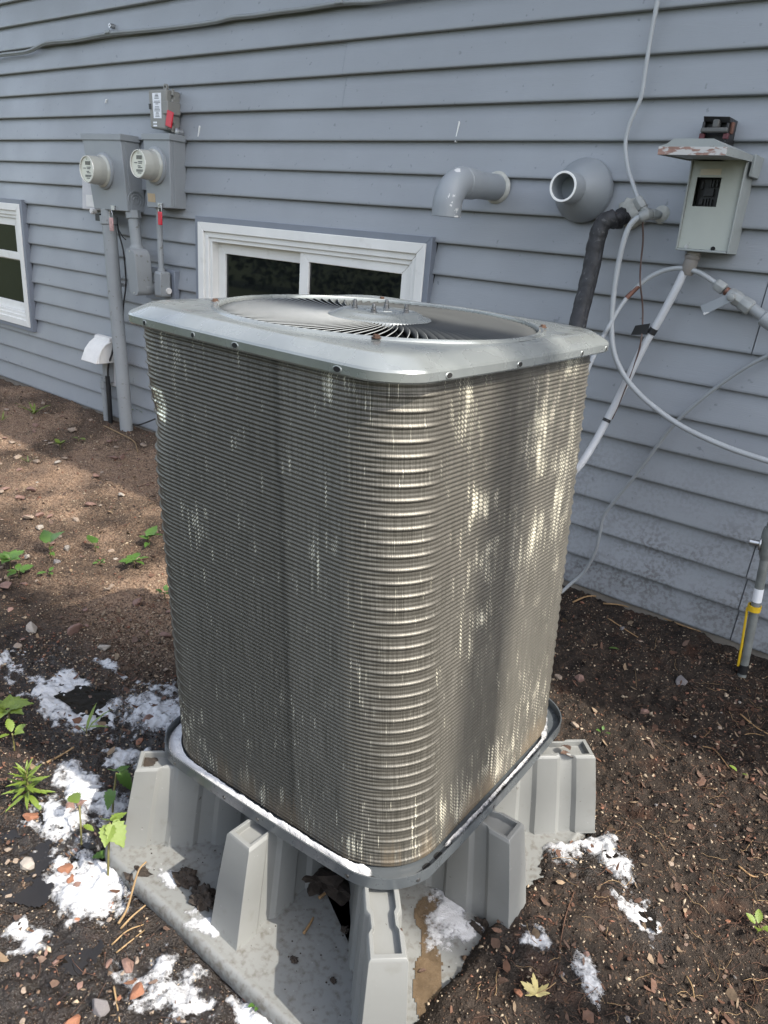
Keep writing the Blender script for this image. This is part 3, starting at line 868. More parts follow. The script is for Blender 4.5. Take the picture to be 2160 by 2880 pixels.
for (du, dz, s) in ((-.1, .062, .020), (.12, .058, .014), (.3, .05, .008), (-.55, .03, .006), (-.62, .01, .005), (-.5, .005, .006), (-.45, .02, .004)):
    pass

pc = on_wall(1262, 412, 0)
t = thing('vent_pipe', pc, 'grey cone shaped intake vent with an open round spout', 'vent pipe', 'pvc vents through the siding')
RB = .107
MB().lathe((pc.x, WALL_Y + .006, pc.z), BY, [(0, RB * .98), (.003, RB), (.022, RB), (.026, RB * .985), (.080, .070), (.094, .058), (.104, .051)], 56).build('cone', M_pvcplain, t, smooth=True, angle=20)
MB().lathe((pc.x, WALL_Y - .09, pc.z), BY, [(0, .051), (.078, .050), (.082, .0475), (.082, .042), (.0, .041)], 40, False).build('spout', M_pvcplain, t, smooth=True)
MB().lathe((pc.x, WALL_Y - .172, pc.z), BY, [(0, .0495), (.0025, .0485), (.0025, .0425), (0, .0415)], 40, False).build('bare_edge', M_pvcraw, t, smooth=True)
MB().lathe((pc.x, WALL_Y - .092, pc.z), BY, [(0, .041), (.001, .041)], 32).build('spout_bore', M_void, t)

# ================================================================== RIGHT: VALVES, LINES, DISCONNECT


def proj(P):
    d = Vector(P) - Vector((0, 0, CAM_H))
    w_ = d.dot(CF)
    return ((1080 + F_PX * d.dot(CR) / w_) / UPX, (1440 - F_PX * d.dot(CU) / w_) / UPX)


def path_on(pts, n=8): return spline([on_wall(x, y, o) for x, y, o in pts], n)


# caulk patch and insulated suction line
hp = on_wall(1362, 466, 0)
t = thing('wall_putty', hp, 'rough putty patch round the hole where the black line enters the wall', 'putty')
mb = MB(); rim = []
for i in range(22):
    a_ = 2 * PI * i / 22
    r_ = .050 * (1 + .35 * (random.random() - .5))
    rim.append((hp.x + math.cos(a_) * r_ * 1.15, WALL_Y - .002, hp.z + .012 + math.sin(a_) * r_))
mid_ = [(hp.x + (x - hp.x) * .6, WALL_Y - .016 - random.random() * .006, hp.z + (z - hp.z) * .6) for x, y, z in rim]
mb.add(rim + mid_ + [(hp.x, WALL_Y - .02, hp.z)] + [(x, WALL_Y + .012, z) for x, y, z in rim],
       [(i, (i + 1) % 22, 22 + (i + 1) % 22, 22 + i) for i in range(22)] + [(22 + i, 22 + (i + 1) % 22, 44) for i in range(22)] + [(45 + i, 45 + (i + 1) % 22, (i + 1) % 22, i) for i in range(22)])
mb.build('patch', M_caulk, t, smooth='all')
t = thing('refrigerant_line', on_wall(1250, 690, .2), 'thick black foam insulated refrigerant line dropping behind the unit', 'refrigerant line')
a = on_wall(1352, 468, .0); e1 = on_wall(1322, 470, .10)
MB().tube([a, a.lerp(e1, .5) , e1], .014, 14).build('copper_stub', M_copper, t, smooth=True)
mb = MB()
for i in range(7):
    c_ = a.lerp(e1, .08 + .1 * i) + Vector((random.uniform(-.008, .008), random.uniform(-.01, .01), random.uniform(-.02, .016)))
    mb.lathe(c_, (random.uniform(-1, 1), random.uniform(-1, 1), random.uniform(-1, 1)), [(-.02, .008), (-.008, .024), (.01, .02), (.02, .006)], 7)
mb.build('torn_insulation', M_foamins, t, smooth='all')
pth = path_on([(1330, 470, .09), (1303, 482, .11), (1288, 522, .12), (1279, 570, .13), (1265, 630, .15), (1250, 690, .18), (1238, 760, .22), (1228, 850, .26)], 10) + spline([on_wall(1224, 900, .30), (-1.02, 2.25, .55), (-1.03, 1.95, .46), (-1.02, 1.66, .44)], 8)
rr = [.0295 + .0012 * math.sin(i * .9) + .0006 * math.sin(i * 2.7) for i in range(len(pth))]
rr[0] = .026
MB().tube(pth, rr, 18).build('insulation', M_foamins, t, smooth=True)
mb = MB()
for i in range(3, len(pth) - 1):                       # ribbed tape seam along its right side
    for s_ in (0, .33, .66):
        q0 = pth[i].lerp(pth[i + 1], s_)
        tg = (pth[i + 1] - pth[i]).normalized()
        side = (CR * .75 - CF * .65).normalized()
        c_ = q0 + side * .0292
        d_ = (side.cross(tg)).normalized()
        mb.tube([c_ - d_ * .012 - side * .004, c_ + side * .002, c_ + d_ * .012 - side * .004], .0032, 5)
mb.build('tape_ribs', M_foamins, t, smooth='all')

# gas tee and lines
t = thing('gas_valve', on_wall(1428, 462, 0), 'small grey painted brass gas tee on a pipe stub from the wall', 'pipe fitting')
sA, sB = on_wall(1428, 464, 0.0), on_wall(1394, 463, .085)
MB().tube([sA + Vector((0, .01, 0)), sB], .0125, 16).build('pipe_stub', M_conduit, t, smooth=True)
MB().lathe(sA + Vector((0, .004, 0)), BY, [(0, .030), (.006, .027), (.013, .014)], 18).build('caulk_bead', M_caulk, t, smooth=True)
MB().lathe(sA.lerp(sB, .35), sB - sA, [(0, .019), (.028, .019)], 6).build('hex_nut', M_brass, t, bevel=.002)
MB().lathe(sA.lerp(sB, .70), sB - sA, [(0, .015), (.006, .019), (.035, .021), (.04, .017)], 18).build('tee_body', M_brass, t, smooth=True)
uA, uB = on_wall(1394, 460, .085), on_wall(1379, 434, .085)
MB().lathe(uA, uB - uA, [(0, .014), (.022, .014)], 14).build('tee_neck', M_brass, t, smooth=True)
MB().lathe(uA.lerp(uB, .36), uB - uA, [(0, .019), (.024, .0195)], 6).build('hex_nut', M_brass, t, bevel=.002)
MB().lathe(uA.lerp(uB, .80), uB - uA, [(0, .0185), (.016, .018), (.022, .013)], 6).build('flare_nut', M_brass, t, bevel=.002)
dA = on_wall(1392, 466, .10)
MB().lathe(dA, on_wall(1374, 473, .115) - dA, [(-.01, .016), (.012, .017), (.018, .013)], 16).build('hose_nut', M_brass, t, smooth=True)
t = pipe('gas_tube', [Vector((on_wall(1428, -30, .03).x + .02, WALL_Y - .03, 2.95))] + [on_wall(x, y, o) for x, y, o in ((1426, -30, .03), (1421, 5, .03), (1410, 55, .03), (1396, 140, .03), (1386, 205, .03), (1372, 240, .03), (1358, 275, .03), (1351, 315, .03), (1357, 365, .035), (1368, 400, .05), (1381, 437, .085))],
         .0068, M_hose, 'slender painted gas tube coming down the siding from above to the tee', 'tube', base=on_wall(1381, 437, .085))
pipe('gas_hose', [on_wall(x, y, o) for x, y, o in ((1390, 467, .10), (1374, 473, .115), (1358, 492, .125), (1345, 530, .13), (1333, 585, .13), (1325, 640, .13), (1321, 700, .13), (1325, 755, .13), (1342, 800, .13), (1372, 842, .13), (1420, 885, .13), (1480, 925, .13), (1560, 962, .13), (1640, 990, .13), (1720, 1012, .13))],
     .0092, M_hose, 'pale grey gas tube looping down in front of the siding to the right edge', 'tube', base=on_wall(1321, 700, .13), n=10)
t = pipe('gas_hose', [Vector((-.96, 1.66, .58)), Vector((-.96, 1.95, .56))] + [on_wall(x, y, o) for x, y, o in ((1254, 830, .36), (1296, 740, .16), (1315, 705, .14), (1345, 655, .10), (1385, 612, .07), (1425, 588, .06), (1468, 579, .06), (1508, 588, .06), (1538, 606, .06), (1552, 616, .06))],
         .0078, M_hose, 'grey tube arching over to the shutoff valve, scraped to bare copper', 'tube', base=on_wall(1552, 616, .06), n=10)
MB().tube(path_on([(1353, 644, .093), (1368, 629, .081), (1379, 618, .073)], 5), .0084, 10).build('bare_copper', M_copper, t, smooth=True)
# shutoff valve and pipe
t = thing('shutoff_valve', on_wall(1590, 645, .06), 'grey shutoff valve with chipped lever handle on a slanting gas pipe', 'valve')
vA, vB, vC = on_wall(1548, 614, .06), on_wall(1590, 640, .06), on_wall(1700, 722, .06)
ax = (vC - vA).normalized()
MB().tube([vB, vB.lerp(vC, .5), vC], .017, 18).build('gas_pipe', M_conduit, t, smooth=True)
MB().lathe(vA, ax, [(-.006, .014), (0, .020), (.028, .021), (.032, .016)], 6).build('flare_nut', M_brass, t, bevel=.002)
MB().lathe(vA + ax * .036, ax, [(0, .014), (.014, .013)], 14).build('copper_gap', M_copper, t, smooth=True)
MB().lathe(vA + ax * .046, ax, [(0, .015), (.008, .021), (.034, .024), (.052, .021), (.056, .024), (.088, .0255), (.092, .02)], 8).build('valve_body', M_brass, t, bevel=.002)
st = vA + ax * .070
MB().lathe(st, BY, [(0, .013), (.030, .012), (.034, .013), (.042, .013), (.044, .008)], 6).build('stem_nut', M_brass, t, bevel=.0015)
hA = st + Vector((.004, -.036, .002)); hB = on_wall(1516, 671, .10)
hd = (hB - hA).normalized(); hs_ = hd.cross(BY).normalized()
w0, w1 = .013, .017
MB().hexa([hA - hs_ * w0, hA + hs_ * w0, hB + hs_ * w1, hB - hs_ * w1], [p + Vector((0, .004, 0)) for p in (hA - hs_ * w0, hA + hs_ * w0, hB + hs_ * w1, hB - hs_ * w1)]).build('lever', M_pvc, t, bevel=.0015)
cpl = vA.lerp(vC, .66)
MB().lathe(cpl, ax, [(0, .019), (.004, .024), (.05, .024), (.054, .019)], 18).build('pipe_coupling', M_conduit, t, smooth=True)
t = pipe('thermostat_wire', [on_wall(x, y, o) for x, y, o in ((1388, 478, .09), (1389, 520, .07), (1384, 570, .06), (1383, 610, .10), (1388, 660, .07), (1388, 700, .07), (1386, 728, .09), (1378, 765, .085), (1360, 815, .085), (1338, 870, .085), (1322, 905, .085))],
         .0032, M_wirebrown, 'thin brown wire hanging from the tee and taped to the pale conduit', 'wire', seg=6, base=on_wall(1388, 700, .07))
pipe('low_cable', [on_wall(x, y, o) for x, y, o in ((1740, 730, .03), (1659, 768, .03), (1600, 800, .03), (1530, 850, .03), (1460, 912, .03), (1415, 970, .03), (1370, 1030, .03), (1325, 1085, .03), (1304, 1115, .03), (1296, 1150, .03), (1286, 1190, .03), (1262, 1235, .03), (1232, 1262, .06), (1212, 1280, .10))],
     .0068, M_cablegrey, 'thin grey cable sweeping down the siding from the right edge to the soil', 'cable')

# disconnect box
q = quad_on([(1494.7, 338), (1617, 338), (1572, 548.8), (1457.6, 540)], .095)
t = thing('disconnect_box', (q[3].x, WALL_Y, q[3].z), 'grey electrical disconnect box with its lid flipped up, open black fuse holder', 'electrical box')
bq = back(q, -.014)
e_ = .006
# open fronted shell
mb = MB()
mb.hexa([q[0], lerpq(q, .035, 0), lerpq(q, .035, 1), q[3]], [bq[0], lerpq(bq, .035, 0), lerpq(bq, .035, 1), bq[3]])
mb.hexa([lerpq(q, .965, 0), q[1], q[2], lerpq(q, .965, 1)], [lerpq(bq, .965, 0), bq[1], bq[2], lerpq(bq, .965, 1)])
mb.hexa([lerpq(q, .037, .975), lerpq(q, .963, .975), lerpq(q, .963, 1), lerpq(q, .037, 1)], [lerpq(bq, .037, .975), lerpq(bq, .963, .975), lerpq(bq, .963, 1), lerpq(bq, .037, 1)])
mb.hexa([lerpq(q, .037, 0), lerpq(q, .963, 0), lerpq(q, .963, .02), lerpq(q, .037, .02)], [lerpq(bq, .037, 0), lerpq(bq, .963, 0), lerpq(bq, .963, .02), lerpq(bq, .037, .02)])
mb.build('enclosure', M_discside, t, bevel=.002)
fq = [p + Vector((0, .007, 0)) for p in q]
wu0, wu1, wv0, wv1 = .155, .60, .21, .515
mb = MB(); dd = Vector((0, .004, 0))


def panel(u0, v0, u1, v1):
    a_ = [lerpq(fq, u0, v0), lerpq(fq, u1, v0), lerpq(fq, u1, v1), lerpq(fq, u0, v1)]
    mb.hexa(a_, [p + dd for p in a_])


ins_ = .039
panel(ins_, .022, .96, wv0); panel(ins_, wv0, wu0, wv1); panel(wu1, wv0, .96, wv1); panel(ins_, wv1, .96, .972)
fp = mb.build('front_panel', M_disc, t)
a_ = [lerpq(fq, wu0, wv0), lerpq(fq, wu1, wv0), lerpq(fq, wu1, wv1), lerpq(fq, wu0, wv1)]
a_ = [p + Vector((0, .035, 0)) for p in a_]
MB().hexa(a_, [p + Vector((0, .01, 0)) for p in a_]).build('fuse_block', M_black, t)
for (u, v, w_, h_) in ((.10, .12, .10, .26), (.47, .06, .06, .24), (.57, .06, .07, .24), (.74, .08, .05, .22), (.38, .70, .06, .24), (.50, .68, .05, .27), (.62, .72, .06, .24), (.14, .72, .16, .2), (.28, .36, .4, .26)):
    b_ = [lerpq(a_, u, v), lerpq(a_, u + w_, v), lerpq(a_, u + w_, v + h_), lerpq(a_, u, v + h_)]
    MB().hexa([p + Vector((0, -.009, 0)) for p in b_], b_).build('fuse_clip', M_black, t)
s_ = [lerpq(fq, u, v) + BY * .001 for u, v in ((.20, .125), (.575, .12), (.575, .185), (.195, .19))]
MB().hexa(s_, [p - BY * .0009 for p in s_]).build('sticker', pmat('cream_sticker', (.50, .46, .36), rough=.6, var=.08), t)
for u, v, m_ in ((.20, .955, M_steel), (.70, .957, M_void)):
    MB().lathe(lerpq(fq, u, v), BY, [(0, .0075), (.003, .0065)], 12).build('panel_screw', m_, t)
ft = lerpq(q, .30, 1.0) + Vector((0, .045, 0))
MB().lathe(ft, (-.12, 0, -1), [(0, .022), (.012, .022), (.014, .025), (.022, .025), (.026, .022), (.055, .024), (.075, .017)], 20).build('conduit_connector', pmat('connector_taupe', (.22, .20, .18), rough=.5), t, smooth=True)
# lid flipped up and out like an awning
L0, L1 = q[0].x - .010, q[1].x + .012
zl = q[0].z - .012; yb_, yf_ = WALL_Y - .088, WALL_Y - .365
mb = MB()
sec = [(0, 0), (.0, .022), (.030, .026), (.048, .042), (.135, .042), (.165, .026), (L1 - L0, .022), (L1 - L0, 0)]
sec = [(L0 + s * 1.0, z) for s, z in sec]
sec[3] = (L0 + (L1 - L0) * .20, .042); sec[2] = (L0 + (L1 - L0) * .10, .028); sec[4] = (L0 + (L1 - L0) * .78, .042); sec[5] = (L0 + (L1 - L0) * .92, .028)
nS = len(sec)
vv = [(x, yf_ + .003, zl - .012 + z) for x, z in sec] + [(x, yb_, zl + z * .8) for x, z in sec]
mb.add(vv, [(i, i + 1, nS + i + 1, nS + i) for i in range(nS - 1)] + [tuple(range(nS, 2 * nS)), tuple(range(nS))])
vv2 = [(x, yf_ + .003, zl - .012 + .004) for x in (L0 + .003, L1 - .003)] + [(x, yb_, zl + .004) for x in (L1 - .003, L0 + .003)]
mb.add(vv2, [(0, 1, 2, 3)])
lid = mb.build('lid', M_discside, t)
mb = MB()
mb.add([(x, yf_, zl - .012 + min(z, .021)) for x, z in sec] + [(x, yf_ + .0029, zl - .012 + min(z, .021)) for x, z in sec], [tuple(range(nS))] + [(i, nS + i, nS + (i + 1) % nS, (i + 1) % nS) for i in range(nS)])
mb.build('lid_edge', M_lidedge, lid)
MB().box((L1 - .004, WALL_Y - .080, zl - .040), (L1 + .006, WALL_Y + .02, zl + .022)).build('hinge_cheek', M_discside, t, bevel=.002)
# pulled fuse block standing upside down above the lid
a1, a2, a3, a4 = on_wall(1526, 254, .05), on_wall(1583, 255, .05), on_wall(1573, 312, .05), on_wall(1517, 304, .05)
t = thing('fuse_pullout', (a4.x, WALL_Y - .04, a4.z), 'black fuse pullout with T handle wedged behind the raised lid', 'fuse holder')
mb = MB(); qq = [a1, a2, a3, a4]
mb.hexa(qq, back(qq, -.01))
mb.hexa([lerpq(qq, 0, 0) + BY * .03, lerpq(qq, 1, 0) + BY * .03, lerpq(qq, 1, .22) + BY * .02, lerpq(qq, 0, .22) + BY * .02], [lerpq(qq, 0, 0), lerpq(qq, 1, 0), lerpq(qq, 1, .22), lerpq(qq, 0, .22)])
mb.hexa([lerpq(qq, 0, .22) + BY * .028, lerpq(qq, .09, .22) + BY * .028, lerpq(qq, .09, 1) + BY * .028, lerpq(qq, 0, 1) + BY * .028], [lerpq(qq, 0, .22), lerpq(qq, .09, .22), lerpq(qq, .09, 1), lerpq(qq, 0, 1)])
mb.hexa([lerpq(qq, .91, .22) + BY * .028, lerpq(qq, 1, .22) + BY * .028, lerpq(qq, 1, 1) + BY * .028, lerpq(qq, .91, 1) + BY * .028], [lerpq(qq, .91, .22), lerpq(qq, 1, .22), lerpq(qq, 1, 1), lerpq(qq, .91, 1)])
mb.build('body', M_black, t, bevel=.002)
hc = lerpq(qq, .52, .56) + BY * .035
mt_ = pmat('grey_handle', (.09, .09, .085), rough=.5)
MB().box((hc.x - .040, hc.y - .008, hc.z - .007), (hc.x + .040, hc.y + .008, hc.z + .007)).build('handle_bar', mt_, t, bevel=.004)
MB().box((hc.x - .009, hc.y - .002, hc.z + .007), (hc.x + .009, hc.y + .03, hc.z + .03)).build('handle_stem', mt_, t, bevel=.003)
for s_ in (-.036, .036):
    MB().box((hc.x + s_ - .008, hc.y + .002, hc.z - .024), (hc.x + s_ + .008, hc.y + .016, hc.z - .008)).build('red_mark', pmat('dull_red', (.10, .025, .03), rough=.5), t, bevel=.002)
MB().box((a2.x + .001, a2.y - .01, a2.z - .045), (a2.x + .010, a2.y + .008, a2.z - .012)).build('side_contact', M_copper, t, bevel=.002)

# pale conduit from the disconnect to the unit
t = thing('conduit_whip', on_wall(1400, 720, .07), 'pale grey liquid tight conduit running from the disconnect down behind the unit', 'conduit')
_f = proj(ft + Vector((-.12, 0, -1)).normalized() * .070)
cw = path_on([(_f[0], _f[1], .05), (1477, 590, .055), (1460, 625, .06), (1425, 690, .065), (1395, 740, .07), (1365, 800, .075), (1338, 855, .08), (1312, 905, .10), (1285, 955, .14), (1258, 998, .20), (1236, 1024, .28)], 8)[:-1] + spline([on_wall(1236, 1024, .28), (-.93, 2.22, .50), (-.93, 1.95, .46), (-.92, 1.655, .48)], 8)
MB().tube(cw, .0135, 16).build('tube', M_flex, t, smooth=True)


def tape(i0, i1, nm):
    MB().tube(cw[i0:i1 + 1], .0150, 16).build(nm, M_black, t, smooth=True)


def nearest(px, py):
    best = min(range(len(cw)), key=lambda i: (proj(cw[i])[0] - px) ** 2 + (proj(cw[i])[1] - py) ** 2)
    return best


i_ = nearest(1400, 711); tape(i_ - 1, i_ + 1, 'black_tape')
i_ = nearest(1312, 905); tape(i_, i_ + 1, 'black_tape')
f0 = on_wall(1400, 711, .085)
MB().hexa([f0 + Vector((-.055, -.004, -.028)), f0 + Vector((0, -.004, -.018)), f0 + Vector((.004, -.004, .02)), f0 + Vector((-.045, -.004, .006))],
          [f0 + Vector((-.055, 0, -.028)), f0 + Vector((0, 0, -.018)), f0 + Vector((.004, 0, .02)), f0 + Vector((-.045, 0, .006))]).build('tape_flag', M_black, t)

# gas riser at the right edge
bz = ground_h(-.36, 2.50)
b = on_wall(1622, 1404, .16); b.z = min(b.z, .0) - .06; a = on_wall(1668, 1130, .16)
t = thing('gas_riser', (b.x, b.y, 0), 'weathered grey gas riser pipe rising from soil at the right edge', 'gas pipe')
MB().tube([b, b.lerp(a, .5), a], .0145, 20).build('riser_pipe', M_gaspipe, t, smooth=True)
dr = (a - b).normalized()
c_ = b.lerp(a, .36)
MB().lathe(b.lerp(a, .12), dr, [(0, .0156), (.034, .0156)], 20).build('black_wrap', M_black, t, smooth=True)
MB().lathe(b.lerp(a, .555), dr, [(0, .0151), (.048, .0151)], 20).build('white_band', M_label, t, smooth=True)
n0 = b.lerp(a, .86)
MB().lathe(n0 + Vector((.0, 0, 0)), dr, [(-.04, .0145), (-.02, .022), (.05, .024), (.07, .02)], 20).build('union', M_gaspipe, t, smooth=True)
MB().lathe(n0 + Vector((-.02, -.01, .012)), (-1, -.2, 0), [(0, .022), (.005, .022), (.005, .010), (.034, .010), (.036, .007)], 12).build('plug', M_steel, t, bevel=.001)
c2 = b.lerp(a, .50)
ring_ = [c2 + Vector((-.004 + .0215 * math.cos(x), .0215 * math.sin(x), .0)) for x in np.linspace(0, 2 * PI, 29)]
yt = thing('tracer_collar', c2, 'yellow plastic tracer collar and strip clipped round the gas riser', 'collar')
mb = MB()
for i in range(28):
    p0, p1 = ring_[i], ring_[i + 1]
    cc = c2 + Vector((-.004, 0, 0))
    i0, i1 = p0.lerp(cc, .16), p1.lerp(cc, .16)
    h_ = Vector((0, 0, .020))
    mb.hexa([p0, p1, p1 + h_, p0 + h_], [i0, i1, i1 + h_, i0 + h_])
mb.build('collar', M_yellow, yt)
mm = c2 + Vector((-.023, -.006, .005))
MB().tube([mm, b.lerp(a, .30) + Vector((-.017, -.010, 0)), b.lerp(a, .16) + Vector((-.016, -.010, 0))], .0042, 8).build('strip', M_yellow, yt, smooth=True)

# ================================================================== PAD
def rsq(wx, wy, r, bow=0.0, m=14, ns=14):
    o = []; nrm = []
    for i, (sx, sy) in enumerate([(1, 1), (-1, 1), (-1, -1), (1, -1)]):
        for t_ in np.linspace(0, PI / 2, m):
            o.append(((wx - r) * sx + r * math.cos(t_ + i * PI / 2), (wy - r) * sy + r * math.sin(t_ + i * PI / 2)))
        j = (i + 1) % 4
        sx2, sy2 = [(1, 1), (-1, 1), (-1, -1), (1, -1)][j]
        p0 = o[-1]; p1 = ((wx - r) * sx2 + r * math.cos(j * PI / 2), (wy - r) * sy2 + r * math.sin(j * PI / 2))
        for u in np.linspace(0, 1, ns + 2)[1:-1]: o.append((p0[0] + (p1[0] - p0[0]) * u, p0[1] + (p1[1] - p0[1]) * u))
    o = np.array(o)
    for ax_, w_, wo in ((0, wx, wy), (1, wy, wx)):
        fac = np.clip(1 - (o[:, 1 - ax_] / wo) ** 2, 0, 1)
        o[:, ax_] += np.sign(o[:, ax_]) * bow * fac * np.clip((np.abs(o[:, ax_]) - (w_ - r)) / r, 0, 1)
    return o


def loft(rings, closed_top=False, closed_bot=False):
    n = len(rings[0]); v = np.concatenate(rings); f = []
    for i in range(len(rings) - 1):
        a_ = np.arange(n) + i * n; b_ = np.roll(a_, -1)
        f.append(np.stack([a_, b_, b_ + n, a_ + n], -1))
    return v, np.concatenate(f)


pad = thing('equipment_pad', (PADC.x, PADC.y, -.1), 'grey moulded plastic pad with ribbed risers carrying the condenser unit', 'equipment pad')


def padring(d, z): 
    p = rsq(PADX - d, PADY - d, .09 - d * .5)
    return np.stack([p[:, 0] + PADC.x, p[:, 1] + PADC.y, np.full(len(p), z)], -1)


rings = [padring(.004, -.115), padring(0, -.10), padring(.001, -.084), padring(.005, -.0745), padring(.010, -.0688), padring(.016, -.0674), padring(.021, -.0696), padring(.026, -.0704), padring(.2, -.0704), padring(.40, -.0704)]
v, f = loft(rings)
base_plate = np_mesh('base_plate', v, f, M_pad, parent=pad, smooth=True)
PAN_C = (-.9275, 1.2574, .1663); PAN_A, PAN_B = .0372, -.0194


def pan_z(x, y): return PAN_C[2] + PAN_A * (x - PAN_C[0]) + PAN_B * (y - PAN_C[1])


def riser(deg, r_out, L, wb=.045, wt=.034):
    a_ = math.radians(deg); d = Vector((math.cos(a_), math.sin(a_), 0)); n_ = Vector((-d.y, d.x, 0))
    c = Vector((PADC.x, PADC.y, 0))
    # plan outline: outer end at s=0
    segs = [(0, 1.0), (.055, 1.0), (.066, .80), (.098, .80), (.109, 1.0), (.165, 1.0), (.176, .80), (.208, .80), (.219, 1.0), (.275, 1.0), (.286, .8), (L - .02, .8), (L, 1)]
    tip = c + d * (r_out - .05)
    zt = pan_z(tip.x, tip.y) - .009
    mb = MB()

    def ring(w, s0, s1, z, dz=0):
        o = []
        for s, k in segs: o.append(c + d * (r_out - s0 - s * (L - s0 - s1) / L) + n_ * w * k + Vector((0, 0, z)))
        for s, k in reversed(segs): o.append(c + d * (r_out - s0 - s * (L - s0 - s1) / L) - n_ * w * k + Vector((0, 0, z)))
        return o
    R = [ring(wb, 0, 0, -.0703), ring(wb - .002, .003, 0, -.064), ring((wb + wt) / 2, .020, 0, (zt - .07) / 2), ring(wt + .001, .040, 0, zt - .006), ring(wt - .003, .044, .002, zt), ring(wt - .010, .053, .01, zt)]
    n = len(R[0]); vs_ = [p for r in R for p in r]
    mb.add(vs_, [(i * n + j, i * n + (j + 1) % n, (i + 1) * n + (j + 1) % n, (i + 1) * n + j) for i in range(len(R) - 1) for j in range(n)])
    # sunken channel along the top, its side lips interrupted by notches
    w_ = wt - .010
    m = len(segs)
    k0 = (len(R) - 1) * n
    low = [(p[0], p[1], p[2] - .016) for p in R[-1]]
    base = len(mb.v); mb.v += low
    for j in range(n):
        mb.f.append((k0 + j, k0 + (j + 1) % n, base + (j + 1) % n, base + j)); mb.m.append(0)
    for j in range(m - 1):
        mb.f.append((base + j, base + j + 1, base + n - 2 - j, base + n - 1 - j)); mb.m.append(0)
    o = mb.build('riser', M_pad, pad, bevel=.0035, seg=2, angle=30)
    return o


RIS = [(-90 - 1, .437, .36), (-46, .605, .46), (2, .452, .36), (45, .615, .44), (135, .60, .44), (-134, .575, .42), (180, .43, .34), (90, .46, .36)]
for a_, r_, l_ in RIS: riser(a_, r_, l_)

# ================================================================== CONDENSER UNIT
AC = thing('air_conditioner', (PAN_C[0], PAN_C[1], PAN_C[2] - .015), 'tall square air conditioner condenser with ribbed metal coil and grey fan top', 'air conditioner')
CAP_C = Vector((-1.0096, 1.2709, 1.1367))
PSI_T, PSI_B = -.020, .034
ST, SB = .970, .953
CW, CRAD, CBOW = .3851, .0782, .0111


def rot2(p, psi): return np.stack([p[:, 0] * math.cos(psi) - p[:, 1] * math.sin(psi), p[:, 0] * math.sin(psi) + p[:, 1] * math.cos(psi)], -1)


def capring(w, r, z, bow=CBOW):
    p = rot2(rsq(w * ST, w / ST, r, bow), PSI_T)
    return np.stack([p[:, 0] + CAP_C.x, p[:, 1] + CAP_C.y, np.full(len(p), CAP_C.z + z)], -1)


def panring(w, r, z, bow=.0102):
    p = rot2(rsq(w * SB, w / SB, r, bow), PSI_B)
    return np.stack([p[:, 0] + PAN_C[0], p[:, 1] + PAN_C[1], PAN_C[2] + z + PAN_A * p[:, 0] + PAN_B * p[:, 1]], -1)


# base pan
v, f = loft([panring(.18, .08, .002), panring(.3855, .112, .002), panring(.3862, .113, .022), panring(.3891, .1157, .0225), panring(.3896, .116, -.003), panring(.380, .11, -.0045), panring(.18, .08, -.0045)])
pan = np_mesh('base_pan', v, f, M_pan, parent=AC, smooth=True)
pan.data.set_sharp_from_angle(angle=math.radians(35))

# coil ------------------------------------------------------------
NR = 117
TW, TR, BW, BR = .3725, .118, .3655, .142


def coil_ring_pts(w, r, s, psi):
    return rot2(rsq(w * s, w / s, r, .003, m=30, ns=34), psi)


pt, pb_ = coil_ring_pts(TW, TR, ST, PSI_T), coil_ring_pts(BW, BR, SB, PSI_B)
nP = len(pt)
start = 15                                   # middle of the back right corner
idx = np.r_[np.arange(start, nP), np.arange(0, start + 1)]
pt, pb_ = pt[idx], pb_[idx]; nP = len(pt)
seglen = np.r_[0, np.cumsum(np.linalg.norm(np.diff(pb_, axis=0), axis=1))]
Ltot = seglen[-1]
# ring order: back right corner -> back side -> left side -> front side -> right side
uu = seglen - Ltot * .75                     # u = 0 in the middle of the corner facing the camera


def normals(p):
    tn = np.roll(p, -1, 0) - np.roll(p, 1, 0)
    tn[0] = p[1] - p[-2]; tn[-1] = tn[0]
    tn /= np.linalg.norm(tn, axis=1)[:, None]
    return np.stack([tn[:, 1], -tn[:, 0]], -1)


pt = pt + np.array([-.0048, -.0036])
nt_, nb_ = normals(pt), normals(pb_)
ph = [(0, -.0036), (.24, -.0013), (.5, 0.0), (.76, -.0013)]
lev = np.array([(k + a_) / NR for k in range(NR) for a_, _ in ph] + [1.0]); offs = np.array([o for k in range(NR) for _, o in ph] + [-.0036])
ridx = np.array([k for k in range(NR) for _ in ph] + [0]); phs = np.array([a_ for k in range(NR) for a_, _ in ph] + [0.])
Lc = Ltot / 4
corner = np.exp(-((((uu + Lc / 2) % Lc) - Lc / 2) / .075) ** 4)
T = lev[:, None]
zt_c, zb_c = CAP_C.z + .012, None
X = pb_[None, :, 0] * (1 - T) + pt[None, :, 0] * T; Y = pb_[None, :, 1] * (1 - T) + pt[None, :, 1] * T
zb0 = PAN_C[2] + .006 + PAN_A * pb_[:, 0] + PAN_B * pb_[:, 1]
Z = zb0[None, :] * (1 - T) + zt_c * T
cx = PAN_C[0] * (1 - T) + CAP_C.x * T; cy = PAN_C[1] * (1 - T) + CAP_C.y * T
Nx = nb_[None, :, 0] * (1 - T) + nt_[None, :, 0] * T; Ny = nb_[None, :, 1] * (1 - T) + nt_[None, :, 1] * T
U = np.repeat(uu[None, :], len(lev), 0); V = np.repeat(T, nP, 1)
O = offs[:, None] * (1 - .72 * corner[None, :])
six = np.abs((lev * NR / 3) % 1 - .5)                      # every third ridge hides a tube bend: proud round the corners
O = O + np.exp(-(six / .13) ** 2)[:, None] * corner[None, :] * .0034
O = O + (fbm(U * 9, V * 7, 60, 3) - .5) * .0012
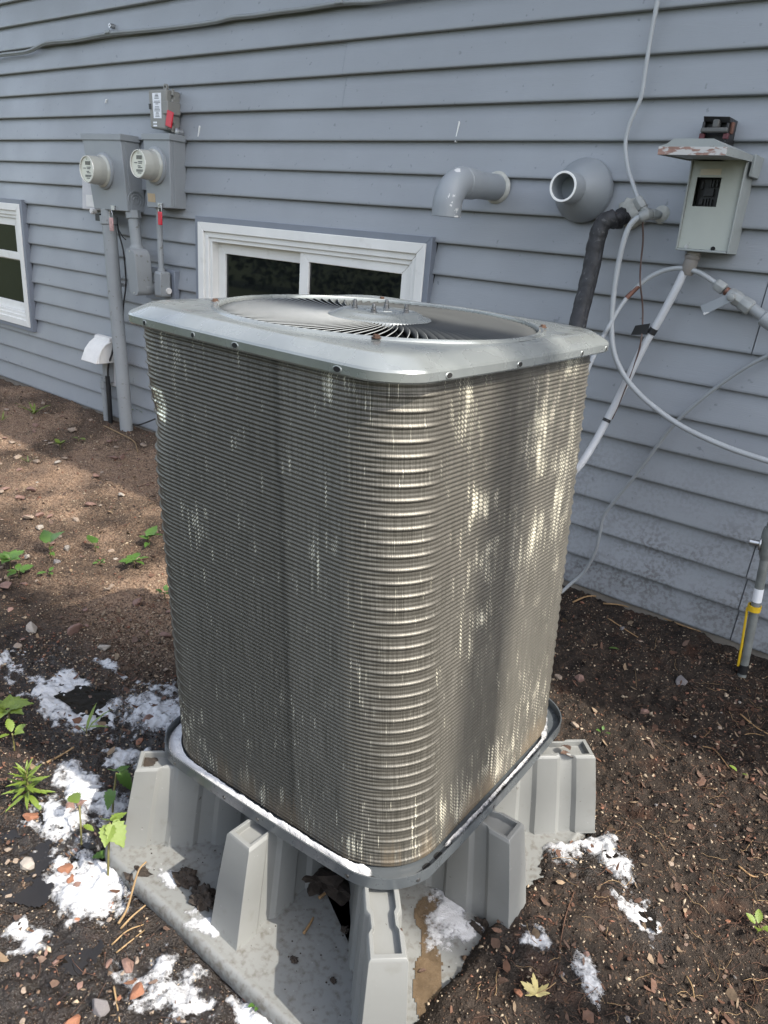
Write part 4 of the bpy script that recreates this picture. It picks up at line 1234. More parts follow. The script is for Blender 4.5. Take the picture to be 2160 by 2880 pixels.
# dent near the top of the left corner
dent = np.exp(-(((U + .585) / .045) ** 2 + ((V - .83) / .035) ** 2))
dent2 = np.exp(-(((U + .64) / .07) ** 2 + ((V - .785) / .045) ** 2))
O = O - .006 * dent - .009 * dent2
Px = cx + X + Nx * O; Py = cy + Y + Ny * O
vv = np.stack([Px, Py, Z], -1).reshape(-1, 3)
gi = np.arange(len(lev) * nP).reshape(len(lev), nP)
ff = np.stack([gi[:-1, :-1], gi[:-1, 1:], gi[1:, 1:], gi[1:, :-1]], -1).reshape(-1, 4)
bent = np.zeros_like(U)
for (u0, v0, ru, rv, s) in [(-.16, .97, .05, .05, .8), (-.50, .94, .045, .05, .75), (-.58, .93, .03, .1, .6), (-.50, .58, .04, .08, .6), (-.18, .67, .04, .08, .62), (-.30, .62, .02, .1, .2), (-.24, .80, .02, .1, .3), (-.13, .62, .02, .2, .4),
                           (.15, .93, .04, .09, 1.2), (.20, .72, .07, .06, 1.25), (.41, .85, .07, .12, 1.2), (.40, .60, .09, .09, 1.15), (.52, .70, .06, .25, 1.15), (.50, .97, .05, .05, 1.2), (.24, .60, .05, .08, .8), (.20, .48, .06, .08, .85),
                           (.30, .05, .28, .09, .95), (.50, .15, .1, .1, .8), (.11, .05, .04, .09, 1.0), (.06, .02, .08, .035, 1), (-.62, .05, .10, .12, .9), (-.40, .02, .25, .06, .7), (-.12, .03, .05, .06, .9), (.07, .33, .02, .02, .8)]:
    bent = np.maximum(bent, s * np.exp(-(((U - u0) / ru) ** 2 + ((V - v0) / rv) ** 2)))
bent = np.clip(bent, 0, 1.3)
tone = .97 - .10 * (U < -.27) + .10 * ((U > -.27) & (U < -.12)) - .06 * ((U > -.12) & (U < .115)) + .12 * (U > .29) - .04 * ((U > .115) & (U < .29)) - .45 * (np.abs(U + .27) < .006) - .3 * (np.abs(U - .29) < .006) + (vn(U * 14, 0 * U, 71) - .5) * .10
dirt = np.clip(1 - V / .13, 0, 1) * np.clip(.3 + vn(U * 25, V * 3, 72) * 1.1, 0, 1)

M_coil = bpy.data.materials.new('aluminium_fins'); M_coil.use_nodes = True
nt = M_coil.node_tree; L = nt.links.new; P = nt.nodes['Principled BSDF']
uvn = nd(nt, 'ShaderNodeUVMap')


def uvnoise(su, sv, detail=2, w=0):
    mp = nd(nt, 'ShaderNodeMapping'); mp.inputs['Scale'].default_value = (su, sv, 1); mp.inputs['Location'].default_value = (w, w * .7, 0); L(uvn.outputs[0], mp.inputs[0])
    n = nd(nt, 'ShaderNodeTexNoise', noise_dimensions='2D'); n.inputs['Scale'].default_value = 1; n.inputs['Detail'].default_value = detail
    L(mp.outputs[0], n.inputs['Vector']); return n.outputs[0]


fine = uvnoise(640, 9, 2)
rp = nd(nt, 'ShaderNodeValToRGB'); rp.color_ramp.elements[0].position = .34; rp.color_ramp.elements[1].position = .66
rp.color_ramp.elements[0].color = (.082, .077, .064, 1); rp.color_ramp.elements[1].color = (.148, .139, .119, 1)
L(fine, rp.inputs[0])
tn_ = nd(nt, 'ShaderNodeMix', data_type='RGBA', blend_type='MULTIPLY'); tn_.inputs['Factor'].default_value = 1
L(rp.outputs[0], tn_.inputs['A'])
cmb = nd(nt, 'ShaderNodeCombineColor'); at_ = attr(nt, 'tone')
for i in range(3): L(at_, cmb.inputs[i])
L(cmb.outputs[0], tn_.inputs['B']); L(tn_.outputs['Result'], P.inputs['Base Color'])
P.inputs['Metallic'].default_value = .5
P.inputs['Roughness'].default_value = .43
streak = uvnoise(330, 6, 3, 5.3)
patch = uvnoise(38, 16, 2, 9.1)
sv = math_(nt, 'ADD', math_(nt, 'MULTIPLY', streak, .75), math_(nt, 'MULTIPLY', patch, .35))
msk = maprange(nt, math_(nt, 'ADD', sv, math_(nt, 'MULTIPLY', attr(nt, 'bent'), .17)), .745, .80)
mixin(M_coil, msk, col=(.58, .55, .44), rough=.38, metal=.35)
rare = maprange(nt, uvnoise(300, 12, 1, 21.), .79, .82)
mixin(M_coil, math_(nt, 'MULTIPLY', rare, .45), col=(.75, .72, .60))
dn = maprange(nt, math_(nt, 'ADD', attr(nt, 'dirt'), math_(nt, 'MULTIPLY', uvnoise(160, 9, 3, 3.), .8)), .75, 1.15, 0, .75)
mixin(M_coil, dn, col=(.095, .072, .045), rough=.7, metal=.05)
crush = maprange(nt, math_(nt, 'ADD', attr(nt, 'crush'), math_(nt, 'MULTIPLY', uvnoise(120, 30, 2, 13.), .3)), .70, .80)
mixin(M_coil, crush, col=(.80, .78, .64), rough=.2, metal=.75)
b = nd(nt, 'ShaderNodeBump'); b.inputs['Strength'].default_value = .5; b.inputs['Distance'].default_value = .0008
L(fine, b.inputs['Height']); L(b.outputs[0], P.inputs['Normal'])
crushv = ((U > -.625) & (U < -.555) & (V > .795) & (V < .868)) * 1.0 * .6
uvc = np.stack([U, Z - .15], -1).reshape(-1, 2)
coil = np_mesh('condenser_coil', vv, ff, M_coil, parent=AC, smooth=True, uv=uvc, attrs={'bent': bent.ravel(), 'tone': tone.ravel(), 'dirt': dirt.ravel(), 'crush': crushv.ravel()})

# top cover -------------------------------------------------------
w = CW
rings = [capring(w - .014, CRAD - .012, .001), capring(w - .002, CRAD, .0), capring(w, CRAD, .003), capring(w, CRAD, .0165), capring(w - .002, CRAD, .0205), capring(w - .007, CRAD, .0245),
         capring(w - .024, CRAD - .004, .0345), capring(w - .030, CRAD - .006, .0380), capring(w - .038, CRAD - .006, .0402)]
p_last = rings[-1]
th = np.arctan2(p_last[:, 1] - CAP_C.y, p_last[:, 0] - CAP_C.x)


def circ(R, z): return np.stack([CAP_C.x + R * np.cos(th), CAP_C.y + R * np.sin(th), np.full(len(th), CAP_C.z + z)], -1)


c0 = circ(.350, .0405)
rings += [p_last * .5 + c0 * .5, c0, circ(.3475, .0435), circ(.3445, .0452), circ(.3415, .0438), circ(.339, .0425), circ(.3375, .0435), circ(.3355, .0445), circ(.3340, .0425), circ(.3330, .036), circ(.3330, -.02)]
v, f = loft(rings)
capo = np_mesh('top_cover', v, f, M_capmat, parent=AC, smooth=True)
capo.data.set_sharp_from_angle(angle=math.radians(22))
MB().lathe(CAP_C + Vector((0, 0, -.16)), (0, 0, 1), [(0, .331), (.002, .331), (.002, .332), (.14, .332)], 48).build('fan_well', M_void, AC, smooth=True)
# slotted holes in the skirt
sk = rings[3] * .5 + rings[2] * .5
skn = normals(np.vstack([sk[:, :2], sk[:1, :2]]))[:-1]
pj = [proj(p) for p in sk]
for hx_ in (304, 421, 511, 722, 960, 1120, 1250, 1309):
    i_ = min((i for i in range(len(sk)) if (Vector((sk[i][0], sk[i][1], 0)) - Vector((0, 0, 0))).dot(Vector((skn[i][0], skn[i][1], 0))) < 0), key=lambda i: abs(pj[i][0] - hx_))
    c_ = Vector(sk[i_]) + Vector((0, 0, -.001)); n_ = Vector((skn[i_][0], skn[i_][1], 0)); tg = Vector((-n_.y, n_.x, 0))
    wd = .0042 if hx_ in (304, 421, 1250, 1309) else .0068
    hh_ = .0042

    def oval(k, o_): return [c_ + n_ * o_ + tg * (wd * k * math.cos(x)) + Vector((0, 0, hh_ * k * math.sin(x))) for x in np.linspace(0, 2 * PI, 18, endpoint=False)]
    mb = MB(); mb.add(oval(1.45, -.0005) + oval(1.35, .0012) + oval(1.0, .0009), [(i, (i + 1) % 18, 18 + (i + 1) % 18, 18 + i) for i in range(18)] + [(18 + i, 18 + (i + 1) % 18, 36 + (i + 1) % 18, 36 + i) for i in range(18)])
    hr = mb.build('slot_hole', M_capmat, capo, smooth='all')
    mb = MB(); mb.add(oval(1.02, .0010) + oval(.9, -.003), [tuple(range(18))] + [(i, (i + 1) % 18, 18 + (i + 1) % 18, 18 + i) for i in range(18)])
    mb.build('hole_shadow', M_void, capo)
for a_ in (38, 128, 218, 308):
    p = CAP_C + Vector((.349 * math.cos(math.radians(a_)), .349 * math.sin(math.radians(a_)), .043))
    MB().lathe(p, (0, 0, 1), [(0, .0085), (.002, .0085), (.002, .006), (.006, .0055)], 6).build('cover_screw', M_rust, capo)

# spiral vane grille
M_loutop = pmat('grille_edge_light', (.20, .21, .21), rough=.75, metal=0, var=.1, spec=.1)  # same paint as the vane faces; light on the top edges put into the colour
gr = MB().lathe(CAP_C, (0, 0, 1), [(.030, .112), (.0385, .112), (.041, .108), (.042, .100), (.050, .086), (.0525, .080), (.0528, .03), (.0528, .001)], 56, False).build('fan_grille', M_capmat, AC, smooth='all')
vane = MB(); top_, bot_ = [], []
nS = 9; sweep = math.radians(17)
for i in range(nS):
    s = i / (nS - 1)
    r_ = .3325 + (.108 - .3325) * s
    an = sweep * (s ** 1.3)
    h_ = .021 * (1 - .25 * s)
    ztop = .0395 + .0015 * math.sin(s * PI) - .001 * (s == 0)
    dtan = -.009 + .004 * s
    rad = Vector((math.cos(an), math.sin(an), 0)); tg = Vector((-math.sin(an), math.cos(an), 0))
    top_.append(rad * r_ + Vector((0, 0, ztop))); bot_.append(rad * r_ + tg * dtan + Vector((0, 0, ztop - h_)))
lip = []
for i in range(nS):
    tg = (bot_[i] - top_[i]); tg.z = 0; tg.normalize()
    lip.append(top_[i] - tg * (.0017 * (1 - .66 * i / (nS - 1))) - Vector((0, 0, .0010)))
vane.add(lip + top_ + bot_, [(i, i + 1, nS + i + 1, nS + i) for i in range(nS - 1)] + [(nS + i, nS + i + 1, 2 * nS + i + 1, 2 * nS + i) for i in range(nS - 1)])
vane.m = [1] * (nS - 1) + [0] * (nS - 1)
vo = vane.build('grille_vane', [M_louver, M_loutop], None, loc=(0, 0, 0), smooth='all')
sm = vo.modifiers.new('solid', 'SOLIDIFY'); sm.thickness = .0011
vo.parent = gr; vo.location = CAP_C - ORG[gr.name]
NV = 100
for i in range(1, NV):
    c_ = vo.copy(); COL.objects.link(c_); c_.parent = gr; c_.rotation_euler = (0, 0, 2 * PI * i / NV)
bolt = None
for a_ in (25, 115, 205, 295):
    p = CAP_C + Vector((.056 * math.cos(math.radians(a_)), .056 * math.sin(math.radians(a_)), .0525))
    MB().lathe(p, (0, 0, 1), [(0, .0072), (.0015, .0072), (.0015, .0058), (.007, .0058), (.0074, .0046), (.0155, .0044), (.0175, .0025)], 6).build('motor_bolt', M_nut, gr, bevel=.0006)
for k in range(5):                                     # raised dashes pressed into the hub
    a_ = math.radians(205 + k * 33)
    p = CAP_C + Vector((.030 * math.cos(a_), .030 * math.sin(a_), .0526)); tg = Vector((-math.sin(a_), math.cos(a_), 0)) * .013; rd = Vector((math.cos(a_), math.sin(a_), 0)) * .004
    zz = Vector((0, 0, .0022))
    MB().hexa([p - tg - rd, p + tg - rd, p + tg + rd, p - tg + rd], [p - tg * .8 - rd * .6 + zz, p + tg * .8 - rd * .6 + zz, p + tg * .8 + rd * .6 + zz, p - tg * .8 + rd * .6 + zz]).build('hub_emboss', M_capmat, gr, bevel=.001)

# base pan fittings: drain slots on the floor and screws round the rim
pf = panring(.3800, .106, .0030); pe = panring(.3901, .1163, .006)
pfn = normals(np.vstack([pf[:, :2], pf[:1, :2]]))[:-1]
pjf = [proj(p) for p in pf]
vis = [i for i in range(len(pf)) if Vector((pf[i][0], pf[i][1], 0)).dot(Vector((pfn[i][0], pfn[i][1], 0))) < 0]
for px_, ln in ((690, .05), (790, .03), (925, .022), (945, .022), (985, .018), (1000, .018), (1035, .028), (1075, .04), (1100, .022), (1150, .03)):
    i_ = min(vis, key=lambda i: abs(pjf[i][0] - px_))
    c_ = Vector(pf[i_]); n_ = Vector((pfn[i_][0], pfn[i_][1], 0)); tg = Vector((-n_.y, n_.x, PAN_A * -n_.y + PAN_B * n_.x))
    pts = [c_ - n_ * .006 + tg * (ln * .5 * abs(math.cos(x)) ** .6 * (1 if math.cos(x) > 0 else -1)) + n_ * (.008 * math.sin(x)) for x in np.linspace(0, 2 * PI, 18, endpoint=False)]
    mb = MB(); mb.add(pts + [p - Vector((0, 0, .003)) for p in pts], [tuple(range(18))] + [(i, (i + 1) % 18, 18 + (i + 1) % 18, 18 + i) for i in range(18)])
    mb.build('drain_slot', M_void if px_ != 690 else M_pan, pan)
pje = [proj(p) for p in pe]
for px_ in (375, 480, 560, 740, 905, 1062, 1165):
    i_ = min(vis, key=lambda i: abs(pje[i][0] - px_))
    c_ = Vector(pe[i_]); n_ = Vector((pfn[i_][0], pfn[i_][1], 0))
    MB().lathe(c_ - n_ * .002, n_, [(0, .0048), (.002, .0045), (.0028, .003)], 12).build('rim_screw', M_nut, pan, smooth=True)

# ================================================================== FOAM AND WATER


def gz(x, y): return float(ground_h(np.array([x]), np.array([y]))[0] - .006 * wet_at(np.array([x]), np.array([y]))[0])


def foam(c, rx, ry, rot, seed, label, thick=.012, lace=.5, step=.0038, zfun=None, lvl=0.0, group=None):
    n1, n2 = int(3.4 * rx / step), int(3.4 * ry / step)
    u = np.linspace(-1.7, 1.7, max(n1, 8)); v = np.linspace(-1.7, 1.7, max(n2, 8))
    Uu, Vv = np.meshgrid(u, v)
    cs, sn = math.cos(rot), math.sin(rot)
    x = c[0] + Uu * rx * cs - Vv * ry * sn; y = c[1] + Uu * rx * sn + Vv * ry * cs
    m = .72 - (Uu ** 2 + Vv ** 2) ** .7 * .85 + (fbm(x * 9, y * 9, seed, 4) - .5) * 3.8 * lace + (fbm(x * 38, y * 38, seed + 3, 3) - .5) * 2.6 * lace - lvl
    m = np.minimum(m, (1.65 - np.maximum(np.abs(Uu), np.abs(Vv))) * 4)
    q = np.clip(m / .8, 0, 1)
    base = zfun(x, y) if zfun else (ground_h(x, y) - .006 * wet_at(x, y))
    z = base + .0008 + .6 * thick * q ** .8 * (.35 + 1.3 * fbm(x * 26, y * 26, seed + 6, 3)) + .002 * (q > 0) * vn(x * 150, y * 150, seed + 5)
    fi = np.arange(x.size).reshape(x.shape)
    cm = (m[:-1, :-1] + m[:-1, 1:] + m[1:, 1:] + m[1:, :-1]) * .25
    f_ = np.stack([fi[:-1, :-1], fi[:-1, 1:], fi[1:, 1:], fi[1:, :-1]], -1)[cm > -.22]
    if not len(f_): return
    used = np.unique(f_); mp_ = np.full(x.size, -1); mp_[used] = np.arange(len(used))
    vv_ = np.stack([x.ravel()[used], y.ravel()[used], z.ravel()[used]], -1)
    o = np_mesh('soap_foam', vv_, mp_[f_], M_foam, loc=(c[0], c[1], float(np.mean(base))), smooth=True, attrs={'foam': m.ravel()[used]})
    return tag(o, label, 'soap foam', group or 'white soap foam lying on soil and pad')


def OG(x, y): return on_ground(x, y, -.09)


FO = [((180, 1890), .125, .075, .1, 1, 'big bright white foam patch beside the left corner of the pad', .018, .45),
      ((350, 2105), .105, .072, .3, 2, 'bright white foam patch below the front edge of the pad at bottom left', .016, .5),
      ((320, 1530), .15, .12, .2, 3, 'shaded bluish foam patch touching the left side of the unit', .014, .55),
      ((165, 1690), .14, .045, .1, 4, 'long foam streak beyond the leafy weed at left', .010, .7),
      ((150, 1775), .09, .055, .3, 5, 'foam patch between the leafy weed and the big white patch', .014, .6),
      ((238, 1745), .05, .05, .8, 6, 'small foam clump left of the back left riser', .012, .5),
      ((300, 1640), .09, .045, .2, 7, 'thin broken foam behind the left riser', .006, .9),
      ((1165, 1785), .105, .075, -.5, 8, 'foam bank between the two right risers', .016, .45),
      ((1225, 1820), .11, .075, -.4, 9, 'broken foam spreading over soil right of the unit', .006, .95),
      ((1330, 1890), .075, .04, -.6, 10, 'ragged foam ring round small puddle right of the unit', .006, 1.0),
      ((1262, 2135), .062, .026, -.72, 11, 'isolated oval patch of bubbly foam at bottom right', .008, .35),
      ((1385, 1990), .055, .03, -.6, 12, 'foam lumps around the farther puddle at right', .006, 1.0),
      ((150, 1505), .24, .06, .05, 13, 'lacy foam streaks floating on the shaded puddle at left', .004, 1.15),
      ((265, 1450), .10, .018, .1, 14, 'thin foam line at the far rim of the shaded puddle', .005, 1.0),
      ((205, 1500), .10, .02, -.1, 15, 'foam wisps in the middle of the shaded puddle', .004, 1.1),
      ((560, 2190), .05, .03, .2, 16, 'foam scraps by the front edge of pad at the bottom', .008, .9),
      ((440, 2170), .06, .035, .2, 17, 'thin foam fringe below the second bright patch', .006, .95),
      ((45, 2010), .07, .03, .2, 18, 'thin greyish foam film at the left edge', .003, 1.1),
      ((1150, 2070), .05, .03, .3, 19, 'foam scraps on soil below the right riser', .003, 1.15)]
for (pp, rx, ry, ro, sd_, lb_, th_, lc_) in FO:
    p = OG(*pp); foam((p.x, p.y), rx, ry, ro, sd_, lb_, th_, lc_)


def on_plate(x, y): return np.full(np.shape(x), PLATE_Z + .001)


p = on_ground(975, 1940, PLATE_Z); foam((p.x, p.y), .10, .045, -1.05, 31, 'bubbly foam on the pad between front riser and right riser', .006, .7, .003, on_plate)
p = on_ground(1010, 2010, PLATE_Z); foam((p.x, p.y), .05, .02, 1.2, 32, 'foam tongue on the pad right of the front riser', .005, .7, .003, on_plate)
p = on_ground(445, 2000, PLATE_Z); foam((p.x, p.y), .05, .03, 0, 33, 'thin foam film on the pad left of the middle riser', .003, 1.0, .003, on_plate)
p = on_ground(370, 1890, PLATE_Z); foam((p.x, p.y), .04, .022, .3, 34, 'foam film by the dirt clump on the left of pad', .003, .9, .003, on_plate)


def pan_foam(u0, u1, thick, seed, label, wid, dens=1.):
    """foam lying in the gutter of the pan between coil and rim"""
    inn, outr = panring(.369, .14, .004), panring(.3845, .112, .004)
    n = len(inn); sub = 14; k = 9
    a_ = np.concatenate([np.linspace(inn[i], inn[(i + 1) % n], sub, endpoint=False) for i in range(n)])
    b_ = np.concatenate([np.linspace(outr[i], outr[(i + 1) % n], sub, endpoint=False) for i in range(n)])
    pjx = np.array([proj(q)[0] for q in b_])
    front = np.array([(Vector((q[0], q[1], 0)) - Vector((PAN_C[0], PAN_C[1], 0))).dot(Vector((.6, -.8, 0))) > -.20 for q in b_])
    sel = np.where(front & (pjx > u0) & (pjx < u1))[0]
    st_ = int(len(a_) * .20)
    sel = sel[np.argsort((sel - st_) % len(a_))]
    rows = []; fo_ = []
    for jn, j in enumerate(sel):
        tp = min(1., jn / 14, (len(sel) - 1 - jn) / 14)
        w_ = wid(pjx[j]) * (.75 + .5 * vn(pjx[j] * .05, 0., seed))
        for s in range(k):
            t_ = s / (k - 1) * w_
            q = a_[j] * (1 - t_) + b_[j] * t_
            hgt = thick * (.15 + .85 * tp) * (1 - (s / (k - 1)) ** 2) * (.7 + .6 * fbm(q[0] * 50, q[1] * 50, seed, 3))
            fo_.append(1.2 * tp - 1.2 + .95 * (1 - (s / (k - 1)) ** 3) - .15 + .5 * dens)
            rows.append((q[0], q[1], q[2] + hgt + (vn(q[0] * 300, q[1] * 300, seed) - .5) * .002))
    v_ = np.array(rows); m = len(sel)
    gi_ = np.arange(m * k).reshape(m, k)
    f_ = np.stack([gi_[:-1, :-1], gi_[1:, :-1], gi_[1:, 1:], gi_[:-1, 1:]], -1).reshape(-1, 4)
    low = v_.copy(); low[:, 2] -= thick * .5 + .004
    bd = np.r_[gi_[:, 0], gi_[-1, 1:], gi_[::-1, -1][1:], gi_[0, ::-1][1:]]
    sk_ = np.stack([bd[:-1], bd[1:], bd[1:] + m * k, bd[:-1] + m * k], -1)
    o = np_mesh('soap_foam', np.concatenate([v_, low]), np.concatenate([f_, sk_]), M_foam, loc=tuple(v_.mean(0)), smooth=True, attrs={'foam': np.r_[np.array(fo_), np.array(fo_)]})
    tag(o, label, 'soap foam', 'white soap foam lying on soil and pad')


pan_foam(352, 815, .013, 41, 'long strip of white foam in the left gutter of the base pan', lambda x: float(np.interp(x, [350, 400, 560, 600, 700, 760, 815], [1, 1, 1, .75, .6, .7, .4])))
pan_foam(935, 1195, .008, 42, 'thin bubbly foam in the right gutter of the base pan', lambda x: float(np.interp(x, [930, 980, 1050, 1100, 1160, 1195], [.5, .7, .8, .6, .8, .6])), dens=-.7)


def pool(cx, cy, rx, ry, rot, level, name, mat_, label, kind, seed, step=.004, rough=1.0, zfun=None, org_z=None):
    u = np.linspace(-1.6, 1.6, max(8, int(3.2 * rx / step))); v = np.linspace(-1.6, 1.6, max(8, int(3.2 * ry / step)))
    Uu, Vv = np.meshgrid(u, v)
    x = cx + Uu * rx * math.cos(rot) - Vv * ry * math.sin(rot); y = cy + Uu * rx * math.sin(rot) + Vv * ry * math.cos(rot)
    m = .8 - (Uu ** 2 + Vv ** 2) + (fbm(x * 12, y * 12, seed, 4) - .5) * 3.2 * rough
    m = np.minimum(m, (1.5 - np.maximum(np.abs(Uu), np.abs(Vv))) * 4)
    if zfun is None:
        g_ = ground_h(x, y) - .006 * wet_at(x, y)
        level = np.percentile(g_[m > 0], 55) + level
        m = np.minimum(m, (level - g_) * 120)
        z = np.full(x.shape, level) + (vn(x * 60, y * 60, seed) - .5) * .0008
    else: z = zfun(x, y)
    fi = np.arange(x.size).reshape(x.shape)
    cm = np.minimum(np.minimum(m[:-1, :-1], m[:-1, 1:]), np.minimum(m[1:, 1:], m[1:, :-1]))
    f_ = np.stack([fi[:-1, :-1], fi[:-1, 1:], fi[1:, 1:], fi[1:, :-1]], -1)[cm > -.12]
    if not len(f_): return
    used = np.unique(f_); mp_ = np.full(x.size, -1); mp_[used] = np.arange(len(used))
    o = np_mesh(name, np.stack([x.ravel()[used], y.ravel()[used], z.ravel()[used]], -1), mp_[f_], mat_, loc=(cx, cy, float(np.mean(z))), smooth=True)
    tag(o, label, kind=kind)


def puddle(px, py, rx, ry, rot, dz, label, seed):
    p = OG(px, py); pool(p.x, p.y, rx, ry, rot, dz - .002, 'puddle', M_water, label, 'structure', seed)


puddle(190, 1500, .24, .055, .05, .003, 'dark soapy puddle in the shade left of the unit', 3)
puddle(90, 1830, .13, .05, .2, .002, 'dark water at the left edge', 4)
puddle(60, 1900, .11, .04, .3, .002, 'dark water at the lower left edge', 5)
puddle(185, 2050, .035, .055, .2, .003, 'small dark puddle below the big foam patch', 6)
puddle(150, 1790, .1, .03, .1, .002, 'dark water around the weed', 7)
puddle(1330, 1880, .045, .03, -.5, .004, 'small round puddle ringed with foam', 8)
puddle(1390, 1985, .05, .03, -.6, .003, 'farther small puddle at right', 9)
puddle(1205, 1812, .035, .02, -.3, .003, 'tiny puddle by the right riser', 10)
# brown silt washed over the pad
p = on_ground(925, 2070, PLATE_Z)
pool(p.x, p.y, .15, .035, -.95, 0, 'silt_film', M_wetmuck, 'brown silt film washed across the pad beside the front riser', 'stuff', 51, .004, .8, lambda x, y: np.full(np.shape(x), PLATE_Z + .0012))

# ================================================================== STONES


def chip_mesh(name, seed, flat, mat_):
    r = random.Random(seed); bm = bmesh.new()
    for _ in range(15):
        a_ = r.uniform(0, 2 * PI); h_ = r.uniform(-1, 1); q = math.sqrt(max(0, 1 - h_ * h_)) * r.uniform(.75, 1)
        bm.verts.new((q * math.cos(a_) * r.uniform(.8, 1.0), q * math.sin(a_) * .72, h_ * flat))
    bmesh.ops.convex_hull(bm, input=bm.verts)
    for v_ in [v_ for v_ in bm.verts if not v_.link_faces]: bm.verts.remove(v_)
    bmesh.ops.bevel(bm, geom=list(bm.edges), offset=.04, segments=1, affect='EDGES', clamp_overlap=True)
    me = bpy.data.meshes.new(name); bm.to_mesh(me); bm.free(); me.materials.append(mat_); return me


CH = {}
for mi, m_ in enumerate(M_stone):
    CH[mi] = [chip_mesh('stone_chip', 100 * mi + s, f_, m_) for s, f_ in ((1, .30), (2, .45), (3, .6))]


def on_pad(x, y, mrg=.0): return abs(x - PADC.x) < PADX + mrg and abs(y - PADC.y) < PADY + mrg


def stone(x, y, size, mi, label, group=None, flat=None, sink=.25, rot=None, name='stone_chip', z=None):
    me = CH[mi][random.randrange(3) if flat is None else flat]
    o = bpy.data.objects.new(name, me); COL.objects.link(o)
    s = size * .5
    o.scale = (s, s * random.uniform(.8, 1.1), s * random.uniform(.9, 1.1))
    o.location = (x, y, (gz(x, y) if z is None else z) + s * (.35 - sink))
    o.rotation_euler = (random.uniform(-.25, .25), random.uniform(-.25, .25), rot if rot is not None else random.uniform(0, 6.28))
    return tag(o, label, 'stone', group)


BIG = [((1253, 1458), .050, 0, 'dark red rounded stone on soil right of the unit'), ((1203, 1480), .042, 1, 'tan stone just left of the dark red stone'), ((1395, 1527), .050, 0, 'flat dull red stone on bare soil far right of the unit'),
       ((1470, 1477), .075, 2, 'long grey stone half sunk in soil at the right'), ((1240, 1573), .042, 1, 'brown stone behind the back right riser'), ((1052, 1985), .055, 4, 'orange brown stone against the foot of right riser'),
       ((1110, 2190), .028, 4, 'small orange chip beside the yellow maple leaf'), ((1575, 1985), .020, 4, 'orange chip on dark soil at the right edge'), ((275, 2070), .055, 0, 'reddish brown stone between the two white foam patches'),
       ((235, 2062), .034, 0, 'small reddish stone left of the stone between foam patches'), ((295, 2130), .050, 4, 'orange brown stone above the second white foam patch'), ((215, 2165), .060, 2, 'dark grey green stone at the bottom left'),
       ((150, 2200), .060, 4, 'bright orange stone cut by the bottom edge'), ((65, 1755), .055, 4, 'orange shard lying in dark water at left edge'), ((150, 1745), .050, 0, 'red stone ringed with foam'), ((180, 1738), .042, 0, 'red stone right beside the foam ringed stone'),
       ((320, 1555), .058, 0, 'brown rock standing in the shaded foam'), ((300, 1600), .040, 4, 'wedge shaped brown rock below the rock in shaded foam'), ((240, 1600), .036, 0, 'pinkish stone left of the wedge rock'), ((150, 1890), .050, 4, 'orange stone at the edge of big foam patch'),
       ((140, 1870), .046, 4, 'second orange stone left of big foam patch'), ((165, 1910), .055, 0, 'broad red stone under the big foam patch'), ((60, 1860), .055, 3, 'pale tan stone in dark water at the left'), ((122, 1206), .050, 2, 'dark grey stone under the heart leaved seedling'),
       ((145, 1180), .055, 3, 'pale stone behind the heart leaved seedling'), ((100, 902), .032, 3, 'round white stone near the grass tuft'), ((300, 1895), .03, 4, 'small brown chip on the pad rim side'), ((1440, 1345), .034, 2, 'grey pebble by the wall at the right'),
       ((1380, 1400), .034, 1, 'sandy pebble below the wall at right'), ((1500, 1350), .036, 1, 'pale brown pebble close to the wall at far right'), ((1340, 1375), .04, 2, 'greyish pebble near the fallen green leaf'), ((450, 2035), .03, 0, 'red chip hugging the pad edge'),
       ((525, 2140), .035, 0, 'red shard on soil below the pad front edge'), ((660, 2200), .03, 1, 'tan chip at the bottom beside the pad'), ((240, 1185), .045, 1, 'pale pink chip right of the single leaf seedling'), ((370, 1190), .04, 0, 'reddish chip touching the left foot of the unit')]
for (pp, sz, mi, lb_) in BIG:
    p = OG(*pp)
    if p.y > 2.2: p = on_ground(pp[0], pp[1], -.03)
    stone(p.x, p.y, sz, mi, lb_, flat=2 if sz > .045 else 1)
n_ = 0
rs = random.Random(11)
while n_ < 240:                                       # pinkish chips over the ground left of the unit
    x = rs.uniform(-5.6, -1.3); y = rs.uniform(.75, 2.6)
    if on_pad(x, y, .03) or wet_at(np.array([x]), np.array([y]))[0] > .35 or rs.random() > .35 + .5 * vn(x * 2, y * 2, 33): continue
    mi = rs.choice([0, 0, 0, 1, 1, 3])
    stone(x, y, .026 + .062 * rs.random() ** 1.5, mi, ['small dull red stone chip on bare soil left of the unit', 'small tan stone chip on bare soil left of the unit', '', 'small pale stone chip on bare soil left of the unit'][mi], 'stone chips scattered left of the unit', flat=rs.choice([0, 0, 1]), sink=.05)
    n_ += 1
n_ = 0
while n_ < 45:
    x = rs.uniform(-.35, .2); y = rs.uniform(.9, 2.62)
    if on_pad(x, y, .03) or (x > -.1 and y < 1.4): continue
    mi = rs.choice([0, 1, 2, 3])
    stone(x, y, rs.uniform(.010, .026), mi, ['tiny dull red pebble on dark soil right of the unit', 'tiny tan pebble on dark soil right of the unit', 'tiny grey pebble on dark soil right of the unit', 'tiny pale pebble on dark soil right of the unit'][mi], 'pebbles scattered right of the unit', sink=.2)
    n_ += 1
n_ = 0
while n_ < 40:
    x = rs.uniform(-1.5, -.5); y = rs.uniform(.38, .72)
    p_ = proj((x, y, -.09))
    if on_pad(x, y, .02) or p_[1] > 2230 or p_[0] < -20: continue
    mi = rs.choice([0, 4, 1])
    stone(x, y, rs.uniform(.010, .024), mi, {0: 'small red chip on wet soil in the foreground', 4: 'small orange chip on wet soil in the foreground', 1: 'small tan chip on wet soil in the foreground'}[mi], 'chips on wet soil in the foreground', sink=.15)
    n_ += 1

